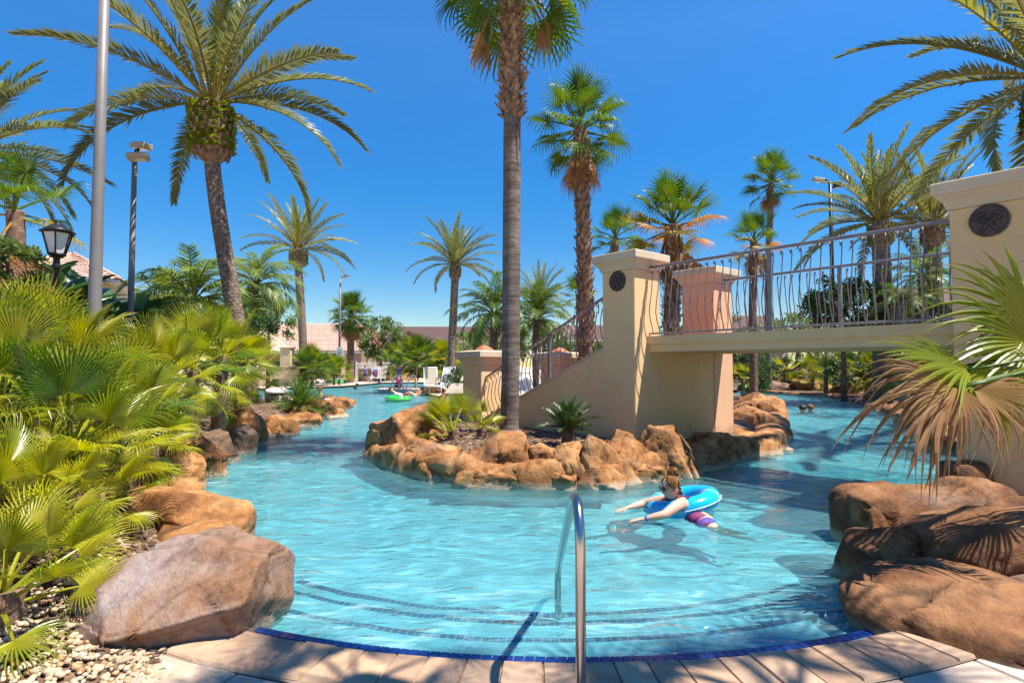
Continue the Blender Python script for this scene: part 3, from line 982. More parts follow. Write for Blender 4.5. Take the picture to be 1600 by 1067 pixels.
def railing(label, a0, a1, s, zf, h, nb, posts, out):
    e = empty('metal_railing', C0, label, 'railing', 'curly metal railings of the footbridge', BRZ)
    me = baluster_mesh(h, out)
    for nm, dz, w_, t_ in (('top_rail', h, .03, .022), ('bottom_rail', .05, .02, .016)):
        mb = MB()
        P = [(-w_, -t_), (w_, -t_), (w_, t_ * .6), (w_ * .6, t_), (-w_ * .6, t_), (-w_, t_ * .6)]
        A = [mb.vert((a0, s + y, zf(a0) + dz + z)) for y, z in P]; B = [mb.vert((a1, s + y, zf(a1) + dz + z)) for y, z in P]
        mb.face(A[::-1]); mb.face(B)
        for i in range(6):
            j = (i + 1) % 6; mb.face((A[i], A[j], B[j], B[i]))
        mb.build(nm, M['rail'], e, smooth=False)
    for i in range(nb):
        a = lerp(a0, a1, (i + .6) / (nb + .2))
        if any(abs(a - p) < .05 for p in posts): continue
        o = link('baluster', me, None, e); o.location = (a, s, zf(a))
    for p in posts:
        mb = MB(); mb.box((p - .03, s - .026, zf(p) - .04), (p + .03, s + .026, zf(p) + h - .023))
        mb.build('post', M['rail'], e, smooth=False)
flat = lambda a: 2.235
railing('near curly metal railing along the bridge deck', .0, SPAN, .43, flat, 1.25, 33, [2.22], -1)
railing('far curly metal railing along the bridge deck', .0, SPAN, WID - .43, flat, 1.25, 33, [2.3], 1)
zs = lambda a: zline(a) + .03
railing('near curly stair railing sloping down behind the grey palm trunk', -4.45, -PW, .14, zs, .98, 28, [-2.3], -1)
railing('far curly stair railing sloping down to the short peach pillar', -4.45, -PW, WID - .14, zs, .98, 28, [-2.3], 1)

# ================================================================== BUILDINGS
def tile_roof(mb, p00, p10, p01, p11, nu, nv, amp):
    """barrel tiles: p00-p10 is the eave, p01-p11 the ridge; each course steps over the one below"""
    p00, p10, p01, p11 = map(Vector, (p00, p10, p01, p11))
    nrm = (p10 - p00).cross(p01 - p00).normalized()
    if nrm.z < 0: nrm = -nrm
    nu2 = nu * 4
    for r in range(nv):
        rows = []
        for (vv, lift) in ((r / nv, amp * .8), ((r + 1.06) / nv, 0)):
            vv = min(vv, 1)
            row = []
            for i in range(nu2 + 1):
                u = i / nu2
                p = p00.lerp(p10, u).lerp(p01.lerp(p11, u), vv)
                row.append(mb.vert(p + nrm * (lift + amp * abs(sin(pi * u * nu)))))
            rows.append(row)
        for i in range(nu2):
            mb.face((rows[0][i], rows[0][i + 1], rows[1][i + 1], rows[1][i]))

def hip_house():
    a = at(112, 398, 27); el = at(40, 430, 24.5).z
    cx, cy = a.x, a.y
    e = empty('tile_roof_house', (cx, cy, 0.13), 'cream house with pink tiled hip roof behind the lantern post', 'house', None, rad(24))
    h = 2.35; z = el - .13; ap = a.z - .13
    mb = MB(); mb.box((-h + .45, -h + .45, 0), (h - .45, h - .45, z + .05)); mb.build('wall', M['wallcream'], e, smooth=False)
    rf = MB()
    for k in range(4):
        R = Matrix.Rotation(k * pi / 2, 3, 'Z')
        tile_roof(rf, R @ Vector((-h, -h, z)), R @ Vector((h, -h, z)), R @ Vector((-.1, -.1, ap)), R @ Vector((.1, -.1, ap)), 16, 12, .05)
    rf.build('roof', M['roofpink'], e)
    mb = MB(); mb.box((-h + .03, -h + .03, z - .14), (h - .03, h - .03, z - .01)); mb.build('eave', M['trim'], e, smooth=False)
    for k in range(4):
        mb = MB(); R = Matrix.Rotation(k * pi / 2, 4, 'Z')
        mb.tube([R @ Vector((-h, -h, z + .06)), R @ Vector((-.1, -.1, ap + .06))], .07, 6); mb.build('ridge_tiles', M['roofpink'], e)
    for k in (0, 1):
        R = Matrix.Rotation(k * pi / 2, 4, 'Z')
        mb = MB(); mb.box((-.5, -h + .42, 2.6), (.5, -h + .47, 3.9), R); f = mb.build('window', M['trim'], e, smooth=False)
        mb = MB(); mb.box((-.42, -h + .41, 2.7), (.42, -h + .435, 3.8), R); mb.build('pane', M['dkglass'], f, smooth=False)
hip_house()

def long_roof_house():
    Y0, Y1 = 72.0, 79.5
    l = at(395, 548, Y0); r = at(582, 548, Y0); tl = at(405, 506, Y1); tr = at(576, 506, Y1)
    e = empty('long_tile_house', ((l.x + r.x) / 2, Y0, .13), 'long low building with a big pink tiled roof behind the date palm', 'building')
    o = Vector(((l.x + r.x) / 2, Y0, .13))
    mb = MB(); tile_roof(mb, l - o, r - o, tl - o, tr - o, 46, 22, .07); mb.build('roof', M['roofpink'], e)
    mb = MB(); tile_roof(mb, Vector((r.x, Y1 + 7.5, l.z)) - o, Vector((l.x, Y1 + 7.5, l.z)) - o, tr - o, tl - o, 46, 10, .07); mb.build('roof', M['roofpink'], e)
    w0 = l.x - o.x + .7; w1 = r.x - o.x - .7
    mb = MB(); mb.box((w0, 1.2, 0), (w1, 11.0, l.z - .13)); mb.build('wall', M['walltan'], e, smooth=False)
    mb = MB(); mb.box((w0 - .5, .1, l.z - .42), (w1 + .5, 11.5, l.z - .16)); mb.build('eave', M['trim'], e, smooth=False)
    for i in range(6):
        x = lerp(w0 + .5, w1 - .5, i / 5)
        mb = MB(); mb.box((x - .25, .25, 0), (x + .25, .75, l.z - .43), bev=.03); mb.build('column', M['wallcream'], e, smooth=False)
        if i < 5:
            x2 = lerp(w0 + .5, w1 - .5, (i + .5) / 5)
            mb = MB(); mb.box((x2 - .8, 1.15, .2), (x2 + .8, 1.24, 2.3)); f = mb.build('window', M['trim'], e, smooth=False)
            mb = MB(); mb.box((x2 - .72, 1.13, .3), (x2 + .72, 1.18, 2.2)); mb.build('pane', M['dkglass'], f, smooth=False)
long_roof_house()

def apartment(px0, px1, ytop, Y, label, mat_wall, nbay, storeys=2, gable=True):
    l = at(px0, ytop, Y); r = at(px1, ytop, Y)
    zt = l.z; W = r.x - l.x
    o = Vector(((l.x + r.x) / 2, Y, .12))
    e = empty('apartment_building', o, label, 'building')
    zr = zt - .12; ze = zr * .66
    hw = W / 2
    mb = MB(); mb.box((-hw + .6, .8, 0), (hw - .6, 11, ze)); mb.build('wall', mat_wall, e, smooth=False)
    mb = MB()
    P = [(-hw, -.2, ze), (hw, -.2, ze), (hw - 1.5, 6, zr), (-hw + 1.5, 6, zr), (-hw, 12, ze), (hw, 12, ze)]
    ids = [mb.vert(p) for p in P]
    mb.face((0, 1, 2, 3)); mb.face((5, 4, 3, 2)); mb.face((4, 0, 3)); mb.face((1, 5, 2)); mb.face((0, 4, 5, 1))
    mb.build('roof', M['roofbrown'], e, smooth=False)
    mb = MB(); mb.box((-hw - .05, -.28, ze - .25), (hw + .05, -.2, ze + .02)); mb.build('fascia_board', M['trim'], e, smooth=False)
    for s_ in range(storeys):
        z0 = ze * (s_ + .28) / storeys; z1 = ze * (s_ + .85) / storeys
        for i in range(nbay):
            x = lerp(-hw + 2, hw - 2, i / max(1, nbay - 1))
            wd = .55 * W / nbay / 2
            mb = MB(); mb.box((x - wd - .08, .72, z0 - .08), (x + wd + .08, .82, z1 + .08)); f = mb.build('window', M['trim'], e, smooth=False)
            mb = MB(); mb.box((x - wd, .69, z0), (x - .04, .76, z1)); mb.box((x + .04, .69, z0), (x + wd, .76, z1)); mb.build('pane', M['dkglass'], f, smooth=False)
            if i % 2 == 0:
                mb = MB(); mb.box((x - wd - .4, -.1, z0 - .25), (x + wd + .4, .8, z0 - .12))
                for k in range(9):
                    xx = lerp(x - wd - .3, x + wd + .3, k / 8); mb.box((xx - .025, -.06, z0 - .12), (xx + .025, -.02, z0 + .8))
                mb.box((x - wd - .36, -.08, z0 + .8), (x + wd + .36, 0, z0 + .87))
                mb.build('balcony', M['trim'], e, smooth=False)
    if gable:
        for gx in (-.22 * W, .27 * W):
            mb = MB(); g = 3.2
            P = [(gx - g, -1.2, ze), (gx + g, -1.2, ze), (gx, -1.2, ze + 2), (gx - g, 5, ze), (gx + g, 5, ze), (gx, 5, ze + 2)]
            for p in P: mb.vert(p)
            mb.face((0, 1, 2)); mb.face((1, 4, 5, 2)); mb.face((3, 0, 2, 5)); mb.build('gable', M['roofbrown'], e, smooth=False)
            mb = MB(); mb.box((gx - g + .3, -1.0, 0), (gx + g - .3, .79, ze)); mb.build('bay_wall', mat_wall, e, smooth=False)
    return e
apartment(578, 800, 507, 112, 'long dark brown roofed apartment block beyond the pool deck', M['walltan'], 9)
apartment(1090, 1240, 488, 88, 'small brown roofed building seen low between the railing bars', M['walltan'], 6, 2, False)
apartment(1440, 1640, 436, 52, 'tan building with brown roof glimpsed beside the right pillar', M['walltan'], 4, 2, False)
apartment(830, 1010, 505, 125, 'brown roofed block behind the stair railing and the feather palms', M['walltan'], 6, 2, False)
# ================================================================== ROCKS
def rock_mesh(seed, size, sub=5, nplanes=14, box=0.0, cut=(.62, .92), rough=.05, crack=.06, cscale=1.9, ramp=None):
    rng = random.Random(seed)
    bm = bmesh.new()
    bmesh.ops.create_icosphere(bm, subdivisions=sub, radius=1.0)
    P = np.array([v.co[:] for v in bm.verts])
    faces = [tuple(v.index for v in f.verts) for f in bm.faces]
    bm.free()
    if box > 0:
        k = 2.0 + box * 6
        n_ = (np.abs(P) ** k).sum(1) ** (1.0 / k)
        P = P / n_[:, None]
    for i in range(nplanes):
        z = rng.uniform(-.35, 1); g = rng.uniform(0, 2 * pi); q = sqrt(1 - z * z)
        n_ = np.array((q * cos(g), q * sin(g), z))
        h = rng.uniform(*cut) * (1.0 + .25 * box)
        d = P @ n_ - h
        d = np.where(d > 0, d, 0)
        P = P - np.outer(d * .985, n_)
    if ramp:
        f = np.clip((P[:, 0] + 1) / 2, 0, 1)
        k = ramp[0] + (ramp[1] - ramp[0]) * f
        P[:, 2] = np.where(P[:, 2] > 0, (P[:, 2] + 1) * k - 1, P[:, 2])
    S = np.array(size)
    W_ = P * S
    off = Vector((rng.uniform(-50, 50), rng.uniform(-50, 50), rng.uniform(-50, 50)))
    nl = P / np.linalg.norm(P, axis=1)[:, None]
    m_ = float(np.mean(S))
    disp = np.zeros(len(P)); ck = np.zeros(len(P))
    for i in range(len(P)):
        p = Vector(W_[i]) + off
        a = noise.noise(p * (1.1 / m_)) * 1.6 + noise.noise(p * (2.6 / m_)) * .8
        b = noise.fractal(p * 5.0, 1.0, 2.1, 4) if sub >= 4 else 0
        dd, _ = noise.voronoi((p + noise.noise_vector(p * 1.7) * .22) * (cscale / max(.5, m_)))
        e = dd[1] - dd[0]
        c = max(0.0, 1 - e / .05)
        plate = noise.cell(_[0] * 7.0) * 1.0
        disp[i] = m_ * (rough * a + .012 * b + (.05 if crack > .03 else .02) * plate) - crack * m_ * c
        ck[i] = c
    W_ = W_ + nl * disp[:, None]
    me = bpy.data.meshes.new('rock')
    me.from_pydata([tuple(p) for p in W_], [], faces)
    me.polygons.foreach_set('use_smooth', [True] * len(faces))
    at_ = me.attributes.new('crack', 'FLOAT', 'POINT')
    at_.data.foreach_set('value', ck * (.85 if crack > .03 else .5))
    return me

NROCK = 0
def rock(x0, x1, ytop, Y, label, group, mat='rock', depth=.8, zb=-.35, rz=0.0, sub=5, name='boulder', **kw):
    """a boulder whose silhouette spans columns x0..x1 with its top at row ytop, at depth Y"""
    global NROCK
    NROCK += 1
    l = at(x0, ytop, Y); r = at(x1, ytop, Y)
    zt = l.z
    hx = (r.x - l.x) / 2
    hz = (zt - zb) / 2
    seed = kw.pop('seed', 100 + NROCK)
    me = rock_mesh(seed, (hx * 1.06, hx * depth, hz * 1.08), sub, **kw)
    o = link(name, me, M[mat])
    o.cycles.is_caustics_receiver = True
    o.location = ((l.x + r.x) / 2, Y, (zt + zb) / 2)
    o.rotation_euler = (0, 0, rz)
    tag(o, label, 'boulder', group)
    return o

GI = 'orange rocks walling the island'; GL = 'orange rocks along the left bank'; GR = 'brown rocks on the right bank'; GF = 'rocks along the far banks'
# island ring
A1 = dict(nplanes=22, cut=(.58, .9))
rock(574, 708, 643, 11.0, 'big rounded orange boulder at the left tip of the island', GI, depth=.95, nplanes=20, cut=(.66, .93), box=.2)
rock(604, 726, 676, 9.6, 'low orange rock below the left tip of the island', GI, depth=.8, box=.3, **A1)
rock(698, 846, 666, 8.75, 'large angular orange boulder under the grey palm trunk', GI, depth=.72, box=.4, seed=331, ramp=(.78, 1.0), **A1)
rock(640, 742, 700, 8.95, 'flat orange ledge rock at the water left of the angular boulder', GI, depth=.7, box=.5, zb=-.3, **A1)
rock(824, 876, 670, 8.55, 'narrow upright orange rock right of the angular boulder', GI, depth=1.0, box=.45, ramp=(1.0, .8), **A1)
rock(854, 920, 686, 8.4, 'blocky orange rock in front of the dark spiky plant', GI, depth=1.0, box=.5, **A1)
rock(894, 972, 680, 8.5, 'sunlit tan rock at the foot of the middle pillar', GI, depth=.9, box=.5, **A1)
rock(822, 908, 722, 8.25, 'flat block at the water below the narrow upright rock', GI, depth=.6, box=.7, zb=-.3, **A1)
rock(888, 978, 724, 8.3, 'flat block at the water below the sunlit tan rock', GI, depth=.6, box=.7, zb=-.3, **A1)
rock(706, 834, 720, 8.4, 'long low block at the water below the angular boulder', GI, depth=.45, box=.7, zb=-.3, **A1)
rock(936, 1012, 676, 8.9, 'cracked orange rock where the bridge shadow begins', GI, depth=.9, box=.5, **A1)
rock(984, 1092, 672, 9.25, 'wide shaded rock under the bridge deck', GI, depth=.75, box=.45, **A1)
rock(1064, 1152, 664, 10.3, 'dark shaded rock beside the end of the abutment wall', GI, depth=.95, box=.35, **A1)
rock(966, 1064, 712, 8.8, 'shaded low block at the water under the bridge', GI, depth=.55, box=.6, zb=-.3, rz=.6, **A1)
rock(1052, 1142, 700, 9.75, 'shaded block at the water left of the sunlit ledge', GI, depth=.6, box=.6, zb=-.3, rz=.6, **A1)
rock(1098, 1230, 660, 12.6, 'broad sunlit orange ledge at the right end of the island', GI, depth=.95, box=.3, zb=-.4, ramp=(1.0, .7), **A1)
rock(1136, 1224, 630, 15.0, 'bright orange rock on the right ledge behind the abutment', GI, depth=.9, box=.35, **A1)
rock(1148, 1220, 608, 18.0, 'smaller orange rock at the back of the right ledge', GI, depth=.9, box=.3, **A1)
rock(684, 724, 612, 25.5, 'orange rock beside the brown storage box', GF, depth=.9, sub=4)
rock(640, 700, 605, 35.0, 'low reddish rock at the end of the deck point', GF, depth=.7, sub=4)
# left bank
rock(226, 345, 640, 9.0, 'orange boulder half hidden by the leaning fan leaves', GL, depth=.85, box=.25, ramp=(1.0, .82), **A1)
rock(300, 370, 660, 10.4, 'dark grey boulder at the water between two orange ones', GL, 'rockdark', depth=.95, box=.2, ramp=(1, .85))
rock(354, 404, 666, 11.4, 'small purple grey boulder next to the dark grey one', GL, 'rockdark', depth=.95, sub=4)
rock(326, 420, 631, 12.5, 'round orange boulder below the yellow fan palms', GL, depth=.9, box=.3, **A1)
rock(390, 468, 652, 14.6, 'long tan rock along the water right of the round boulder', GL, depth=.85, box=.35, **A1)
rock(436, 494, 625, 18.6, 'squarish orange rock under the grassy plant', GL, depth=.85, box=.4, **A1)
rock(474, 524, 626, 19.3, 'rounded orange rock right of the squarish one', GL, depth=.95, box=.25)
rock(436, 510, 646, 17.0, 'flat tan ledge at the water below the grassy plant', GL, depth=.9, box=.4)
rock(506, 547, 620, 22.4, 'orange rock at the outer tip of the left bank', GL, depth=1.0, box=.3)
rock(484, 542, 638, 19.8, 'low pale ledge near the tip of the left bank', GL, depth=.9, box=.4)
rock(236, 332, 702, 8.2, 'orange rock in the shade of the drooping dry leaves', GL, depth=.85, box=.25, **A1)
rock(258, 330, 738, 7.2, 'rust rock between the fan leaves and the water', GL, depth=.9, box=.2, **A1)
rock(172, 394, 746, 5.7, 'big rust boulder behind the pale front boulder', GL, depth=.6, box=.15, zb=-.35, nplanes=14, cut=(.68, .94), crack=.018, ramp=(.9, .96))
rock(144, 482, 806, 3.85, 'huge pale purple brown boulder at the near left corner', GL, 'rockgrey', depth=.88, box=.35, zb=-.25, nplanes=19, sub=6, cut=(.62, .92), crack=.022, cscale=1.2, seed=219, rz=.12, ramp=(.74, 1.06))
# right side
rock(1312, 1478, 818, 4.75, 'blunt nose of brown rock at the water by the steps', GR, 'rockbrown', depth=.78, box=.3, zb=-.3, nplanes=14, cut=(.66, .93), crack=.035, cscale=1.3, rough=.06, ramp=(.96, .96))
rock(1330, 1640, 758, 5.6, 'long flat brown slab below the right pillar', GR, 'rockbrown', depth=.5, box=.45, zb=-.3, nplanes=15, cut=(.72, .95), crack=.035, cscale=1.5, rough=.07, seed=302, ramp=(.96, 1.04))
rock(1418, 1750, 798, 4.5, 'smooth round brown boulder striped by leaf shadows', GR, 'rockbrown', depth=.55, box=.12, zb=-.2, nplanes=8, cut=(.82, .97), crack=.02, rough=.05, ramp=(.95, 1.05), rz=-.2)
def corner_rock():
    me = rock_mesh(417, (1.32, .60, .50), 6, 13, .25, (.68, .94), .07, .035, 1.3, (1.02, .80))
    o = link('boulder', me, M['rockbrown']); o.location = (3.36, 3.42, -.13); o.rotation_euler = (0, 0, -.66)
    tag(o, 'broad sloping brown rock in the near right corner', 'boulder', GR)
corner_rock()
rock(1474, 1545, 725, 6.55, 'square dark brown rock against the right pillar base', GR, 'rockbrown', depth=.9, box=.9, sub=4, nplanes=4)
rock(1440, 1516, 664, 12.0, 'tan rock on the bank seen past the dead leaf', GR, depth=.9, box=.3)
rock(1408, 1474, 645, 16.4, 'orange rock further along the right bank', GR, depth=.9, box=.3)
rock(1490, 1590, 640, 13.4, 'brown rock on the bank behind the right pillar', GR, 'rockbrown', depth=.9, box=.3, sub=4)
rock(1380, 1445, 628, 20.5, 'brown rock behind the tips of the dead leaf', GR, 'rockbrown', depth=.9, sub=4)
rock(1226, 1310, 590, 38.5, 'half sunlit orange rock across the far water', GF, depth=.6, sub=4)
rock(1180, 1246, 594, 39.0, 'dark brown rock at the far end of the channel', GF, 'rockdark', depth=.6, sub=4)
rock(1146, 1200, 596, 38.0, 'greyish rock beside the dark trunk across the channel', GF, 'rockdark', depth=.6, sub=4)
rock(1296, 1366, 600, 33.0, 'brown rock across the channel behind the swimmers', GF, 'rockbrown', depth=.7, sub=4)
rock(1345, 1405, 610, 27.5, 'brown rock at the bend of the far bank', GF, 'rockbrown', depth=.8, sub=4)

# ================================================================== LEAVES
def fan_leaf(seed, R=.7, nseg=34, spread=150, Lp=.7, split=.55, droop=.9, cup=.25, fold=.28, tipdroop=1.0, petarch=.25, narrow=1.0, stations=6, ragged=0.0):
    """palmate leaf: stalk from the origin along +X, pleated blade at its end; attribute 'along' runs hub -> tips"""
    rng = random.Random(seed)
    mb = MB()
    n = 5
    pts = []
    for k in range(n + 1):
        t = k / n
        pts.append(Vector((Lp * t, 0, petarch * Lp * (t - t * t * .6) * 1.0 - petarch * Lp * .4 * t)))
    if Lp > 0:
        o0 = len(mb.v)
        mb.tube(pts, [.026 * R / .7 * lerp(1.2, .5, k / n) for k in range(n + 1)], 5)
        for i in range(o0, len(mb.v)): mb.a[i] = 0.12
    hub = pts[-1]
    S = rad(spread); da = 2 * S / nseg
    for i in range(nseg):
        a = -S + (i + .5) * da
        q = abs(a) / S
        Ra = R * (1.0 - .32 * q * q) * rng.uniform(.94, 1.05)
        sp = split * rng.uniform(.85, 1.12)
        dr = droop * rng.uniform(.5, 1.4)
        td = tipdroop * rng.uniform(.3, 1.8)
        if rng.random() < .1: td += 1.6          # a few broken tips
        yaw = rng.uniform(-.03, .03) + ragged * rng.uniform(-.16, .16)
        if ragged:
            dr += ragged * rng.uniform(-.8, 1.6); Ra *= rng.uniform(.72, 1.1)
        pos = hub.copy(); pitch0 = cup * (1 - .4 * q) + .10 * cos(a * 3 + seed)
        prev = None
        rr = [0.02] + [ (j + 1) / stations for j in range(stations)]
        for j, r in enumerate(rr):
            pit = pitch0 - dr * max(0, r - .3) ** 1.5 - td * max(0, r - .72) * 2.2
            if j:
                dl = (r - rr[j - 1]) * Ra
                aa = a + yaw * max(0, r - .4) * 3
                pos = pos + Vector((cos(aa) * cos(pit), sin(aa) * cos(pit), sin(pit))) * dl
            side = Vector((-sin(a), cos(a), 0))
            up = Vector((0, 0, 1))
            full = min(r, sp) * Ra * math.tan(da / 2) * 1.01
            if r > sp: full *= max(0.0, 1 - ((r - sp) / (1.0 - sp)) ** 1.25) * narrow
            elif r > sp * .75: full *= lerp(1, narrow, (r - sp * .75) / (sp * .25))
            fz = full * fold * 2
            if j < len(rr) - 1:
                cur = [mb.vert(pos - side * full, r), mb.vert(pos + up * fz, r), mb.vert(pos + side * full, r)]
            else:
                cur = [mb.vert(pos, 1.0)]
            if prev:
                if len(cur) == 3:
                    mb.face((prev[0], prev[1], cur[1], cur[0])); mb.face((prev[1], prev[2], cur[2], cur[1]))
                else:
                    mb.face((prev[0], prev[1], cur[0])); mb.face((prev[1], prev[2], cur[0]))
            prev = cur
    mb.smooth = False
    return mb.mesh('fan_leaf', True)

def pinnate(seed, L=3.2, npair=62, lmax=.5, bend=.9, vee=.45, fwd=45, droop=.25, start=.16, w=.022, rach=.022, twist=0.0):
    """feather frond along +X, arching down; attribute 'along' runs from the base to the tip"""
    rng = random.Random(seed)
    mb = MB()
    N = 16
    pts = [Vector((0, 0, 0))]
    sidebend = rng.uniform(-.12, .12)
    dirs = []
    for k in range(N + 1):
        s = k / N
        p = -bend * s ** 1.6; y = sidebend * s
        dirs.append(Vector((cos(p) * cos(y), cos(p) * sin(y), sin(p))))
    for k in range(N): pts.append(pts[-1] + dirs[k] * (L / N))
    o0 = len(mb.v)
    mb.tube(pts, [rach * lerp(1.6, .25, k / N) for k in range(N + 1)], 4, caps=False)
    for i in range(o0, len(mb.v)): mb.a[i] = .05
    for k in range(npair * 2):
        s = start + (1 - start) * ((k // 2 + rng.uniform(-.3, .3)) / npair)
        s = min(max(s, start), .995)
        f = s * N; i0 = min(int(f), N - 1); fr = f - i0
        p = pts[i0].lerp(pts[i0 + 1], fr); d = dirs[min(i0, N)]
        sg = 1 if k % 2 else -1
        side = Vector((0, 1, 0)) - d * d.y
        side.normalize()
        up = d.cross(side)
        if up.z < 0: up = -up
        u = (s - start) / (1 - start)
        ll = lmax * (min(1, .35 + u * 3.0)) * (1 - .62 * u ** 2.2) * rng.uniform(.85, 1.12)
        an = rad(lerp(fwd + 18, fwd - 18, u)) + rng.uniform(-.12, .12)
        v = vee + rng.uniform(-.28, .28)
        dl = d * cos(an) + side * (sg * sin(an) * cos(v)) + up * (sin(an) * sin(v))
        dl.normalize()
        nn = dl.cross(d).normalized()
        wv = dl.cross(nn).normalized() * w
        p1 = p + dl * ll * .45; p2 = p + dl * ll + Vector((0, 0, -1)) * (droop * ll) * 1.0
        p1 = p1 + Vector((0, 0, -1)) * (droop * ll * .15)
        al = .15 + .5 * u
        a = [mb.vert(p - wv * .6, al), mb.vert(p + wv * .6, al), mb.vert(p1 + wv, al + .1), mb.vert(p1 - wv, al + .1), mb.vert(p2, min(1, al + .35))]
        mb.face((a[0], a[1], a[2], a[3])); mb.face((a[3], a[2], a[4]))
    mb.smooth = False
    return mb.mesh('frond', True)

def place(o, loc, az, el, roll=0.0, sc=1.0):
    o.matrix_basis = Matrix.Translation(loc) @ Matrix.Rotation(az, 4, 'Z') @ Matrix.Rotation(-el, 4, 'Y') @ Matrix.Rotation(roll, 4, 'X') @ Matrix.Scale(sc, 4)

def spline(P, n):
    """Catmull-Rom through P, n+1 points"""
    P = [Vector(p) for p in P]
    P = [P[0] * 2 - P[1]] + P + [P[-1] * 2 - P[-2]]
    out = []
    m = len(P) - 3
    for k in range(n + 1):
        f = min(k / n * m, m - 1e-6); i = int(f); t = f - i
        a, b, c, d = P[i:i + 4]
        out.append(.5 * ((2 * b) + (c - a) * t + (2 * a - 5 * b + 4 * c - d) * t * t + (3 * b - a - 3 * c + d) * t ** 3))
    return out

FR = {}
def frond_set(key, fn, n=5, s0=0):
    if key not in FR: FR[key] = [fn(s0 + i) for i in range(n)]
    return FR[key]

def trunk_tube(mb, path, rfun, n, scale_h, amp, seedk=0):
    """trunk with the diamond pattern of old leaf scars as relief"""
    L = sum((b - a).length for a, b in zip(path, path[1:]))
    rows = max(12, int(L / scale_h * 3))
    P = spline(path, rows)
    rr = [rfun(k / rows) for k in range(rows + 1)]
    nsc = max(6, n // 4)
    def mod(k, g):
        v = k / 3.0 + g / (2 * pi)          # slow spiral
        row = math.floor(v); f = v - row
        u = g / (2 * pi) * nsc + .5 * (row % 2)
        lat = abs((u % 1) - .5) * 2
        return 1 + amp * (f ** .7) * (1 - lat ** 2) * (.8 + .4 * noise.noise(Vector((u // 1, row, seedk))))
    mb.tube(P, rr, n, True, 0, mod)
    return P

